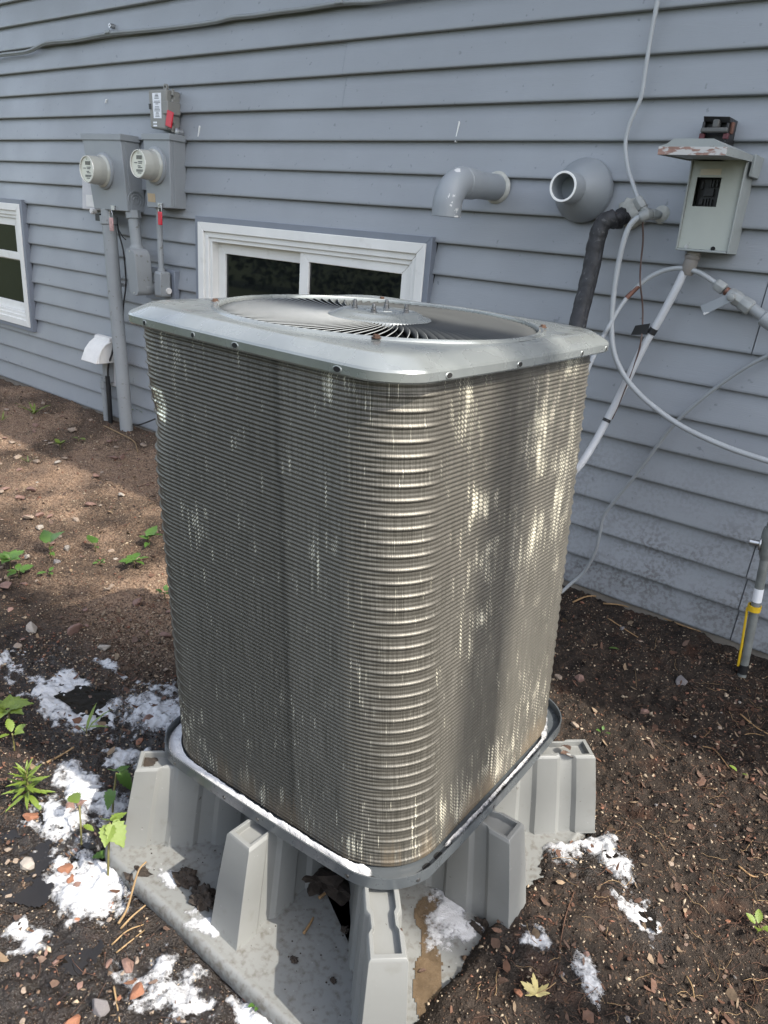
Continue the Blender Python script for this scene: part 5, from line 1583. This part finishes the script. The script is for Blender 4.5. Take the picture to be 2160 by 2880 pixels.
# gritty crumbs: far too many to count
M_crumb = [pmat('crumb_dark', (.030, .022, .016), rough=.9, var=.5, vs_=40), pmat('crumb_brown', (.10, .065, .042), rough=.9, var=.4, vs_=40), pmat('crumb_grit', (.34, .27, .19), rough=.8, var=.3, vs_=40), pmat('crumb_red', (.17, .075, .045), rough=.8, var=.3, vs_=40)]
OCT_V = np.array([(1, 0, 0), (0, 1, 0), (-1, 0, 0), (0, -1, 0), (0, 0, .8), (0, 0, -.8)]); OCT_F = np.array([(0, 1, 4), (1, 2, 4), (2, 3, 4), (3, 0, 4), (1, 0, 5), (2, 1, 5), (3, 2, 5), (0, 3, 5)])
NG = 130000
x = np.r_[RNG.uniform(-2.3, .25, 90000), RNG.uniform(-5.6, -1.6, NG - 90000)]
y = np.r_[RNG.uniform(.3, 2.68, 90000), RNG.uniform(1.0, 2.68, NG - 90000)]
keep = ~((x - PADC.x > -PADX - .005) & (x - PADC.x < PADX - .06) & (np.abs(y - PADC.y) < PADY + .005))
left = x < -1.35
keep &= RNG.random(NG) < np.where(left, .45 + .55 * fbm(x * 1.5, y * 1.5, 21, 3) * 1.4, .75)
keep &= (wet_at(x, y) < .75) | (RNG.random(NG) < .6)
x, y, left = x[keep], y[keep], left[keep]; n = len(x)
sz = RNG.lognormal(math.log(.0023), .50, n).clip(.0011, .010)
ang = RNG.uniform(0, 6.28, n)
z = ground_h(x, y) - .006 * wet_at(x, y)
ca, sa = np.cos(ang)[:, None], np.sin(ang)[:, None]
jit = RNG.uniform(.55, 1.35, (n, 6, 1)) * RNG.uniform(.55, 1.25, (n, 1, 3))
loc = OCT_V[None] * jit + RNG.uniform(-.25, .25, (n, 6, 3))
q_ = RNG.normal(size=(n, 4)); q_ /= np.linalg.norm(q_, axis=1)[:, None]
qv, qw = q_[:, None, :3], q_[:, None, 3:]
tt = 2 * np.cross(np.broadcast_to(qv, loc.shape), loc); loc = loc + qw * tt + np.cross(np.broadcast_to(qv, loc.shape), tt)
loc[..., 2] *= .75
vx = (loc[..., 0] * ca - loc[..., 1] * sa) * sz[:, None] + x[:, None]; vy = (loc[..., 0] * sa + loc[..., 1] * ca) * sz[:, None] + y[:, None]; vz = loc[..., 2] * sz[:, None] + z[:, None] + sz[:, None] * .25
V_ = np.stack([vx, vy, vz], -1).reshape(-1, 3)
Fc = (OCT_F[None] + (np.arange(n) * 6)[:, None, None]).reshape(-1, 3)
rr_ = RNG.random(n)
mi = np.where(left, np.select([rr_ < .26, rr_ < .54, rr_ < .84], [0, 1, 2], 3), np.select([rr_ < .52, rr_ < .78, rr_ < .93], [0, 1, 2], 3))
gr_ = np_mesh('soil_grit', V_, Fc, M_crumb, mi=np.repeat(mi, 8))
tag(gr_, 'loose soil crumbs and pale grit strewn over the bare ground', kind='stuff')

# ================================================================== TWIGS, ROOTS, LEAVES


def twig(pts, r, mat_, label, name='twig', cat='twig', group=None, n=5, lift=.004):
    P_w = []
    for q in pts:
        p = OG(q[0], q[1])
        if p.y > 2.15: p = on_ground(q[0], q[1], -.02)
        zz = (PLATE_Z if on_pad(p.x, p.y) else gz(p.x, p.y))
        P_w.append(Vector((p.x, p.y, zz + lift + (q[2] if len(q) > 2 else 0))))
    o = MB(); sp = spline(P_w, n); k_ = len(sp)
    o.tube(sp, [r * .68 * (1 - .45 * i / k_) for i in range(k_)], 6)
    o = o.build(name, mat_, loc=tuple(P_w[0]), smooth='all')
    return tag(o, label, cat, group)


twig([(1235, 1315), (1265, 1305), (1300, 1303), (1320, 1306)], .006, M_twig, 'tan bent root lying by the wall right of the unit')
twig([(1300, 1318), (1340, 1325), (1400, 1345), (1440, 1362), (1490, 1382), (1540, 1392), (1580, 1388)], .005, M_twig, 'long grey twig lying along the foot of the wall')
twig([(1555, 1382), (1575, 1370), (1600, 1372)], .003, M_straw, 'pale short straw near the foot of the gas riser')
twig([(1310, 1350), (1345, 1372), (1375, 1390)], .004, M_twig, 'short brown twig below the long grey twig')
twig([(1520, 1590), (1540, 1640), (1572, 1680)], .003, M_twig, 'thin curved root on dark soil at the middle right')
twig([(1600, 1540), (1640, 1570), (1700, 1600)], .004, M_twig, 'pale twig entering from the right edge')
twig([(1585, 1580), (1630, 1575), (1690, 1600)], .003, M_twig, 'thinner twig beside the one from the right edge')
twig([(1595, 1870), (1630, 1890), (1670, 1885)], .004, M_twig, 'grey stick on dark soil at the lower right')
twig([(1485, 2100), (1495, 2130), (1500, 2160)], .0028, M_straw, 'yellow straw on dark soil right of the oval foam patch')
twig([(1235, 1950), (1215, 2010), (1205, 2060), (1195, 2120), (1170, 2200)], .0022, M_root, 'long red root running down the soil right of the pad')
twig([(1075, 2030), (1110, 2010), (1150, 2012), (1190, 2022)], .0025, M_root, 'thin arched root at the foot of the right riser')
twig([(255, 1990), (275, 1960, .01), (300, 1925, .03), (318, 1905, .035)], .0045, M_straw, 'long dry straw stalk leaning on the pad rim', lift=.006)
twig([(260, 2000), (285, 1985, .01), (315, 1965, .02)], .004, M_straw, 'shorter dry straw stalk crossing below the long one', lift=.006)
twig([(240, 2030), (275, 2010), (310, 1992)], .003, M_straw, 'thin straw below the crossing stalks')
twig([(250, 2045), (285, 2025), (312, 2000)], .003, M_straw, 'thin straw lowest of the bundle by the pad rim')
twig([(245, 2120), (250, 2150), (258, 2200)], .0035, M_straw, 'straw lying across the second white foam patch')
twig([(225, 930), (260, 952, .01), (290, 968, .01), (298, 985)], .006, M_straw, 'pale curled root on the gritty soil left of the unit')
twig([(288, 912, .0), (275, 880, .06), (270, 852, .12)], .004, M_straw, 'dry upright stem in front of the outlet conduit')
twig([(330, 1035), (300, 1042), (270, 1050), (240, 1062)], .004, M_root, 'rusty root left of the unit')
twig([(420, 1005 + 0), (380, 1015), (345, 1030)], .005, M_root, 'rusty brown root close to the unit on left')
twig([(100, 1640), (130, 1625), (160, 1612)], .006, M_straw, 'pale splinter above the leafy weed')
twig([(688, 1958), (705, 1945), (718, 1938)], .006, M_twig, 'brown splinter on the pad right of the middle riser', lift=.006)
twig([(655, 2035), (668, 2015), (676, 2000)], .005, M_twig, 'dark twig on the pad between the two front risers', lift=.006)

# bark flakes and leaf crumbs, uncountable
nF = 5200
x = np.r_[RNG.uniform(-.46, .22, 1500), RNG.uniform(-2.4, -.45, 1700), RNG.uniform(-5.4, -1.4, nF - 3200)]
y = np.r_[RNG.uniform(.75, 2.66, 1500), RNG.uniform(.32, 2.6, 1700), RNG.uniform(.9, 2.66, nF - 3200)]
kp = ~((x - PADC.x > -PADX - .01) & (x - PADC.x < PADX - .05) & (np.abs(y - PADC.y) < PADY + .01)) & (RNG.random(nF) < .25 + fbm(x * 4, y * 4, 88, 3) * .9)
x, y = x[kp], y[kp]; nF = len(x)
L_ = RNG.lognormal(math.log(.0065), .5, nF).clip(.002, .015); W_ = L_ * RNG.uniform(.25, .8, nF); an = RNG.uniform(0, 6.28, nF)
z = ground_h(x, y) + .003 + L_ * .12
px_ = np.array([-1, -.3, .6, 1, .4, -.5])[None] * L_[:, None] * RNG.uniform(.7, 1.2, (nF, 6)); py_ = np.array([0, .8, 1, .1, -.9, -.8])[None] * W_[:, None] * RNG.uniform(.6, 1.2, (nF, 6))
tl, tw = RNG.normal(0, .45, nF)[:, None], RNG.normal(0, .5, nF)[:, None]
vz = z[:, None] + px_ * tl + py_ * tw + np.abs(px_) * RNG.uniform(0, .5, (nF, 1))
vx = x[:, None] + px_ * np.cos(an)[:, None] - py_ * np.sin(an)[:, None]; vy = y[:, None] + px_ * np.sin(an)[:, None] + py_ * np.cos(an)[:, None]
fl_ = np_mesh('leaf_litter', np.stack([vx, vy, vz], -1).reshape(-1, 3), np.arange(nF * 6).reshape(nF, 6), [M_bark, M_root, pmat('litter_tan', (.17, .12, .075), rough=.8, var=.4, vs_=60), pmat('litter_rust', (.105, .048, .026), rough=.75, var=.4, vs_=60)],
              mi=np.select([RNG.random(nF) < .3, RNG.random(nF) < .5, RNG.random(nF) < .75], [0, 1, 2], 3))
tag(fl_, 'small bark flakes and leaf crumbs littering the soil', kind='stuff')

# hair-thin roots, uncountable
mbv, mbf = [], []
cnt = 0
rs = random.Random(5)
while cnt < 1300:
    if rs.random() < .68: x, y = rs.uniform(-.42, .2), rs.uniform(.9, 2.65)
    else: x, y = rs.uniform(-2.6, -.45), rs.uniform(.38, 2.5)
    if on_pad(x, y, .02): continue
    if not (rs.random() < .25 + fbm(x * 5, y * 5, 77, 2)): continue
    a_ = rs.uniform(0, 6.28); L_ = rs.uniform(.02, .09); nseg = 6; r_ = rs.uniform(.0003, .0008)
    pts = []; cx_, cy_ = x, y
    for i in range(nseg):
        pts.append((cx_, cy_)); a_ += rs.uniform(-.45, .45); cx_ += math.cos(a_) * L_ / nseg; cy_ += math.sin(a_) * L_ / nseg
    pa = np.array(pts); zz = ground_h(pa[:, 0], pa[:, 1]) + .002 + np.array([rs.uniform(0, .006) for _ in pts])
    b0 = len(mbv)
    for i in range(nseg):
        d_ = pa[min(i + 1, nseg - 1)] - pa[max(i - 1, 0)]; d_ = d_ / (np.linalg.norm(d_) + 1e-9); nn = (-d_[1], d_[0])
        mbv += [(pa[i, 0] + nn[0] * r_, pa[i, 1] + nn[1] * r_, zz[i]), (pa[i, 0] - nn[0] * r_, pa[i, 1] - nn[1] * r_, zz[i]), (pa[i, 0], pa[i, 1], zz[i] + r_ * 1.6)]
    for i in range(nseg - 1):
        for j in range(3):
            k_ = (j + 1) % 3
            mbf.append((b0 + i * 3 + j, b0 + i * 3 + k_, b0 + (i + 1) * 3 + k_, b0 + (i + 1) * 3 + j))
    cnt += 1
mir = np.repeat(RNG.choice([0, 0, 0, 1, 2], 1300), (nseg - 1) * 3)
tag(np_mesh('root_fibres', np.array(mbv), np.array(mbf), [M_root, M_root, M_straw], mi=mir), 'fine root hairs and straw bits over the soil', kind='stuff')


def leaf_verts(L_, W_, kind='heart', fold=.25, droop=.25, n=13):
    """leaf blade along +x with a folded midrib"""
    out = []
    for i in range(n):
        s = i / (n - 1)
        if kind == 'heart': w_ = W_ * (math.sin(PI * min(1, s * .94 + .06)) ** .75) * (1.25 - .85 * s)
        elif kind == 'oval': w_ = W_ * math.sin(PI * (s * .96 + .02)) ** .8
        else: w_ = W_ * (math.sin(PI * (s * .9 + .1)) ** .7) * (1 - .3 * s)
        if kind in ('heart', 'oval'): w_ *= 1 + .13 * (1 if i % 2 else -1)
        x_ = L_ * s - (L_ * .10 if kind == 'heart' and i == 0 else 0) * 0
        zc = -droop * L_ * s * s
        z_s = w_ * fold + .03 * L_ * math.sin(s * 9) * (i % 2)
        out += [(x_ - (.10 * L_ * (1 - s) if kind == 'heart' else 0), w_, zc + z_s), (x_, 0, zc), (x_ - (.10 * L_ * (1 - s) if kind == 'heart' else 0), -w_, zc + z_s)]
    f_ = []
    for i in range(n - 1):
        for j in (0, 1): f_.append((i * 3 + j, i * 3 + j + 1, (i + 1) * 3 + j + 1, (i + 1) * 3 + j))
    return out, f_


LEAFM = {}


def leaf_mesh(kind, m_):
    key = (kind, m_.name)
    if key not in LEAFM:
        v_, f_ = leaf_verts(1, {'heart': .42, 'oval': .30, 'blade': .07, 'narrow': .11}[kind], kind, fold=.3, droop=.25 if kind != 'blade' else .5)
        me = bpy.data.meshes.new('leaf'); me.from_pydata(v_, [], f_); me.materials.append(m_); me.shade_smooth(); LEAFM[key] = me
    return LEAFM[key]


def plant(px, py, label, leaves, kind='heart', m_=None, stem_h=.05, cat='weed', zoff=None, spread=.025, name='weed_seedling', pos=None, lean=(0, 0)):
    m_ = m_ or M_leaf
    p = pos or OG(px, py)
    if pos is None and p.y > 2.1: p = on_ground(px, py, -.03)
    z = gz(p.x, p.y)
    t = thing(name, (p.x, p.y, z), label, cat)
    topv = Vector((p.x + lean[0], p.y + lean[1], z + stem_h))
    if stem_h > .012:
        MB().tube(spline([(p.x, p.y, z - .01), (p.x + lean[0] * .3 + .003, p.y + lean[1] * .3, z + stem_h * .5), topv], 4), .0016 + stem_h * .008, 6).build('stem', M_stem, t, smooth='all')
    for (az, el, ln, hs_) in leaves:
        o = bpy.data.objects.new('leaf', leaf_mesh(kind, m_)); COL.objects.link(o); o.parent = t
        base = Vector((p.x, p.y, z)).lerp(topv, hs_)
        o.location = base - ORG[t.name] + Vector((math.cos(az), math.sin(az), 0)) * spread * .3
        o.rotation_euler = (random.uniform(-.25, .25), -el, az)
        o.scale = (ln, ln * random.uniform(.85, 1.15), ln)
    return t


def fan(n, el, ln, hs_=1.0, a0=0., jit=.3):
    return [(a0 + 2 * PI * i / n + random.uniform(-jit, jit), el + random.uniform(-.2, .2), ln * random.uniform(.75, 1.2), hs_) for i in range(n)]


plant(108, 1195, 'seedling with two large heart shaped leaves left of the unit', [(2.9, .5, .085, 1), (.9, .9, .075, 1), (2.2, .2, .03, .5), (0, .1, .03, .3)], stem_h=.07)
plant(322, 1180, 'heart leaved seedling touching the left side of the unit', [(1.9, .7, .065, 1), (.5, .5, .065, 1), (3.4, .3, .05, .7), (-1, .1, .04, .4)], stem_h=.05)
plant(290, 1225, 'low leafy seedling left of the unit below the heart leaved one', fan(6, .35, .05), 'oval', stem_h=.03)
plant(205, 1185, 'seedling with a single wide leaf left of the unit', [(3.0, .5, .06, 1), (0, .3, .025, .6)], stem_h=.04)
plant(215, 1210, 'tiny round leaved sprout below the single leaf seedling', fan(4, .3, .028), 'oval', stem_h=.02)
plant(22, 1225, 'leafy clump at the left edge level with the seedlings', fan(8, .45, .055), 'heart', M_leaf, stem_h=.05)
plant(40, 1240, 'small leafy sprout right of the left edge clump', fan(5, .4, .045), 'oval', M_leaf, stem_h=.03)
plant(105, 1240, 'tiny two leaved sprout below the dark grey stone', fan(3, .3, .035), 'oval', stem_h=.015)
plant(75, 905, 'grass tuft with arching blades near the wall at left', fan(8, .9, .11), 'blade', M_leafpale, stem_h=.01)
plant(5, 910, 'small yellow green sprig at the left edge near the wall', fan(5, 1., .07), 'blade', M_leafpale, stem_h=.01)
plant(130, 965, 'yellow green sprig on the gritty soil', fan(6, .7, .045), 'oval', M_leafpale, stem_h=.03)
plant(170, 958, 'sprout with two yellow leaves at the tip of the curled root', [(3.3, .1, .05, 1), (.2, .3, .05, 1)], 'oval', M_leafpale, stem_h=.02)
plant(300, 935, 'wilting yellow green weed at the foot of thick conduit', fan(6, .5, .07), 'narrow', M_leafpale, stem_h=.10)
plant(62, 1005, 'small grass sprout on the left ground', fan(5, 1., .05), 'blade', M_leaf, stem_h=.01)
plant(20, 1560, 'leafy clump at the left edge beside the shaded puddle', fan(9, .4, .055), 'heart', M_leafpale, stem_h=.06)
plant(30, 1615, 'small sprig below the left edge clump', fan(4, .6, .04), 'oval', M_leafpale, stem_h=.06)
plant(186, 1578, 'young grassy shoot beside the shaded foam', [(2.2, 1.0, .075, .6), (1.2, 1.1, .08, .6), (.3, .8, .07, 1), (3.2, .5, .03, .3)], 'blade', M_leafpale, stem_h=.02)
wd_ = [(i * 2.4, 1.15 - 1.2 * (1 - i / 30), .062 * (1.05 - .5 * i / 30), .12 + .88 * i / 30) for i in range(30)]
plant(62, 1720, 'bushy weed with many narrow leaves in the wet soil at left', wd_, 'narrow', M_leafpale, stem_h=.09, spread=.01)
plant(232, 1888, 'tall seedling with big bright leaves in front of the pad corner', [(2.6, -.5, .048, 1), (.0, -.6, .058, 1), (-.8, -.2, .045, .97), (1.5, .3, .035, 1)], 'heart', M_leafpale, stem_h=.15, lean=(-.008, .02))
plant(242, 1755, 'seedling with hanging leaves against the back left riser', [(2.8, -.4, .045, 1), (.3, -.6, .055, 1), (-1.2, -.7, .045, .6), (1.5, .2, .03, 1)], 'heart', M_leaf, stem_h=.12, lean=(0, .02))
plant(175, 1820, 'small sprout with one yellow leaf rising from the foam', [(3.0, .0, .05, 1), (.4, .0, .03, .5)], 'oval', M_leafpale, stem_h=.09, lean=(-.03, .02))
plant(248, 1835, 'dark green leaf pair at the foot of the pad corner', fan(3, .4, .045), 'oval', M_leaf, stem_h=.015)
plant(1300, 1590, 'tiny bright green sprout behind the back right riser', fan(3, .6, .02), 'oval', M_leaf, stem_h=.012)
plant(1310, 1408, 'single green leaf lying near the wall right of the unit', [(.6, .25, .035, 1)], 'oval', M_leaf, stem_h=.006)
plant(1590, 1690, 'tiny yellow green sprout on dark soil at the right', fan(2, .5, .02), 'oval', M_leafpale, stem_h=.008)
plant(1635, 2010, 'yellow green sprig at the lower right edge', fan(4, .6, .03), 'oval', M_leafpale, stem_h=.02)
plant(560, 2165, 'tiny clover like sprouts below the pad front edge', fan(6, .6, .016), 'oval', M_leaf, stem_h=.02)
plant(440, 1305, 'small weed hidden behind the left side of the unit', fan(4, .5, .03), 'oval', M_leaf, stem_h=.02)
plant(355, 1290, 'small sprig at the left foot of the unit coil', fan(5, .6, .035), 'oval', M_leaf, stem_h=.03)

# fallen yellow maple leaf
p = OG(1150, 2192); z = gz(p.x, p.y) + .010
tips = []
for a0, R0 in ((90, 1.0), (38, .92), (142, .92), (-8, .62), (188, .62)):
    for da, kk in ((-19, .52), (-13, .74), (-9, .66), (-5, .86), (0, 1.0), (5, .84), (9, .68), (14, .72), (19, .50)): tips.append((a0 + da, R0 * kk))
    tips.append((a0 + 26 if a0 < 100 else a0 - 26, .36))
tips += [(-45, .22), (225, .22), (270, .12)]
tips = sorted({round(a_): (a_, r_) for a_, r_ in tips}.values())
mb = MB(); rl = .040
vs_ = [(p.x, p.y, z)]
for a_, r_ in tips:
    a2_ = math.radians(a_ + 40)
    vs_.append((p.x + math.cos(a2_) * r_ * rl, p.y + math.sin(a2_) * r_ * rl, z + .005 * math.sin(a2_ * 3) + .004 * r_))
nT = len(tips)
mb.add(vs_, [(0, 1 + i, 1 + (i + 1) % nT) for i in range(nT)])
t = thing('maple_leaf', (p.x, p.y, z), 'fallen yellow maple leaf with toothed lobes on dark soil', 'leaf')
o = mb.build('blade', M_deadleaf, t); sm = o.modifiers.new('solid', 'SOLIDIFY'); sm.thickness = .0008
MB().tube(spline([(p.x, p.y, z + .001), (p.x + .012, p.y + .02, z + .004), (p.x + .018, p.y + .045, z + .002)], 4), .0008, 6).build('stalk', M_straw, t)


def dead_leaf(px, py, ln, label, m_=M_bark, zz=None, mesh='oval'):
    p = on_ground(px, py, zz if zz is not None else -.09)
    o = bpy.data.objects.new('dead_leaf', leaf_mesh(mesh, m_)); COL.objects.link(o)
    o.location = (p.x, p.y, (zz if zz is not None else gz(p.x, p.y)) + .006); o.scale = (ln, ln, ln * 1.3); o.rotation_euler = (random.uniform(-.4, .4), random.uniform(-.3, .3), random.uniform(0, 6))
    return tag(o, label, 'leaf')


dead_leaf(861, 2020, .018, 'small rust brown leaf on the top of front riser', zz=.17)
dead_leaf(1230, 1625, .035, 'brown leaf scraps piled on the back right riser', zz=.17)
dead_leaf(1210, 1632, .04, 'darker brown leaf beside the scraps on the back right riser', zz=.165)
dead_leaf(1090, 2165, .03, 'curled tan leaf left of the maple leaf')
dead_leaf(1125, 1930, .02, 'brown curled leaf in the soil below the foam bank')
dead_leaf(555, 2155, .03, 'red brown leaf lying below the pad front edge')
dead_leaf(330, 1760, .028, 'small brown leaf stuck near the back left riser', zz=.0)
dead_leaf(1430, 1985, .03, 'tan shredded leaf beside the farther puddle')
dead_leaf(1500, 1890, .03, 'yellowish shred on dark soil right of the foam')
dead_leaf(1460, 1920, .028, 'second yellowish shred closer to the foam')
dead_leaf(920, 2100, .016, 'orange leaf chip on silt beside the front riser', zz=PLATE_Z)

# clumps of muck on the pad


def clump(px, py, r, label, seed, zz=PLATE_Z, m_=None, hgt=.6):
    p = on_ground(px, py, zz)
    bm = bmesh.new(); bmesh.ops.create_icosphere(bm, subdivisions=4, radius=1)
    for v_ in bm.verts:
        k_ = 1 + (fbm(v_.co.x * 3 + 9, v_.co.y * 3 + v_.co.z * 2, seed, 4) - .5) * 1.5
        v_.co = Vector((v_.co.x * k_ * r, v_.co.y * k_ * r * .8, max(v_.co.z, -.3) * k_ * r * hgt))
    me = bpy.data.meshes.new('dirt_clump'); bm.to_mesh(me); bm.free(); me.materials.append(m_ or M_crumb[0])
    o = bpy.data.objects.new('dirt_clump', me); COL.objects.link(o); o.location = (p.x, p.y, zz + .003)
    return tag(o, label, 'dirt clump')


clump(402, 1900, .028, 'shaggy dark muck clump on the left part of pad', 1)
clump(440, 1945, .030, 'dark muck clump against the left of middle riser', 2, hgt=.9)
clump(300, 1895, .035, 'straw filled dirt clump under the tall seedling', 3, zz=-.09)
clump(635, 2075, .008, 'small crumb of dirt on the lit part of pad', 4)
clump(720, 2120, .007, 'small crumb of dirt on the shaded part of pad', 5)
clump(745, 2010, .009, 'tiny dark crumb near the front riser foot', 6)
clump(690, 1880, .09, 'heap of black muck under the unit behind front riser', 7, hgt=.45)
clump(740, 1850, .08, 'second heap of black muck deeper under the unit', 8, hgt=.5)
clump(905, 1865, .025, 'leafy debris clump beneath the right pan edge', 9, hgt=.8, m_=M_bark)
clump(318, 1645, .022, 'damp dirt filling the hollow on back left riser', 10, zz=.135, hgt=.12)
clump(1040, 2010, .03, 'muck heap at the foot of the right riser', 11, zz=-.085, hgt=.7)
dots = MB()
rs = random.Random(3)
for i in range(260):
    x = PADC.x + rs.uniform(-PADX + .04, PADX - .04); y = PADC.y + rs.uniform(-PADY + .04, .1); s = rs.uniform(.0008, .0026)
    dots.lathe((x, y, PLATE_Z - .001), (0, 0, 1), [(0, s), (s * .8, s * .6)], 5)
tag(dots.build('dirt_specks', M_crumb[0], smooth=False), 'dark specks of dirt sprinkled over the pad', kind='stuff')

# ================================================================== TREE TO THE RIGHT, OUTSIDE THE PHOTOGRAPH, DAPPLING THE LEFT GROUND
tr = thing('tree', (5.4, 1.1, -.1), 'tall leafy tree standing to the right of the house wall', 'tree')
MB().tube(spline([(5.4, 1.1, -.2), (5.35, 1.2, 2.5), (5.0, 1.5, 5.5), (4.7, 1.8, 8.2), (4.5, 2.0, 10.5)], 5), [.17 - .006 * i for i in range(21)], 12).build('trunk', pmat('bark_grey', (.12, .10, .08), rough=.9, var=.3, vs_=12), tr, smooth=True)
nL = 1100
dv = RNG.normal(size=(nL, 3)); dv /= np.linalg.norm(dv, axis=1)[:, None]
c_ = dv * (RNG.random(nL) ** .45)[:, None] * np.array([2.1, 1.35, 1.8]) + np.array([4.5, 2.0, 10.3])
kp = fbm(c_[:, 0] * 1.6 + c_[:, 2], c_[:, 1] * 1.6 - c_[:, 2] * .8, 95, 3) > .575
c_ = c_[kp]; nL = len(c_)
nv = RNG.normal(size=(nL, 3)); nv /= np.linalg.norm(nv, axis=1)[:, None]; tv = np.cross(nv, RNG.normal(size=(nL, 3))); tv /= np.linalg.norm(tv, axis=1)[:, None]; bv = np.cross(nv, tv)
sz = RNG.uniform(.06, .12, nL)[:, None]
np_mesh('crown', np.stack([c_ - tv * sz, c_ + bv * sz * .55, c_ + tv * sz, c_ - bv * sz * .55], 1).reshape(-1, 3), np.arange(nL * 4).reshape(nL, 4), M_leaf, parent=tr)

# ================================================================== GARDEN EDGE BEHIND THE PHOTOGRAPHER (mirrored in panes and metal)
n = 9000
hx = RNG.uniform(-13, 4, n); hy = RNG.uniform(-6.2, -5.0, n); hz = RNG.uniform(0, 1, n) ** .8 * (2.2 + .9 * fbm(hx * .5, hy * 0, 90, 3)) - .1
nv = RNG.normal(size=(n, 3)); nv /= np.linalg.norm(nv, axis=1)[:, None]; tv = np.cross(nv, RNG.normal(size=(n, 3))); tv /= np.linalg.norm(tv, axis=1)[:, None]; bv = np.cross(nv, tv)
c_ = np.stack([hx, hy, hz], -1); sz = RNG.uniform(.05, .13, n)[:, None]
V_ = np.stack([c_ - tv * sz, c_ + bv * sz * .5, c_ + tv * sz, c_ - bv * sz * .5], 1).reshape(-1, 3)
tag(np_mesh('hedge', V_, np.arange(n * 4).reshape(n, 4), pmat('hedge_leaf', (.022, .042, .011), rough=.5, var=.4, vs_=8)), 'dense green hedge along the far garden edge', kind='stuff')
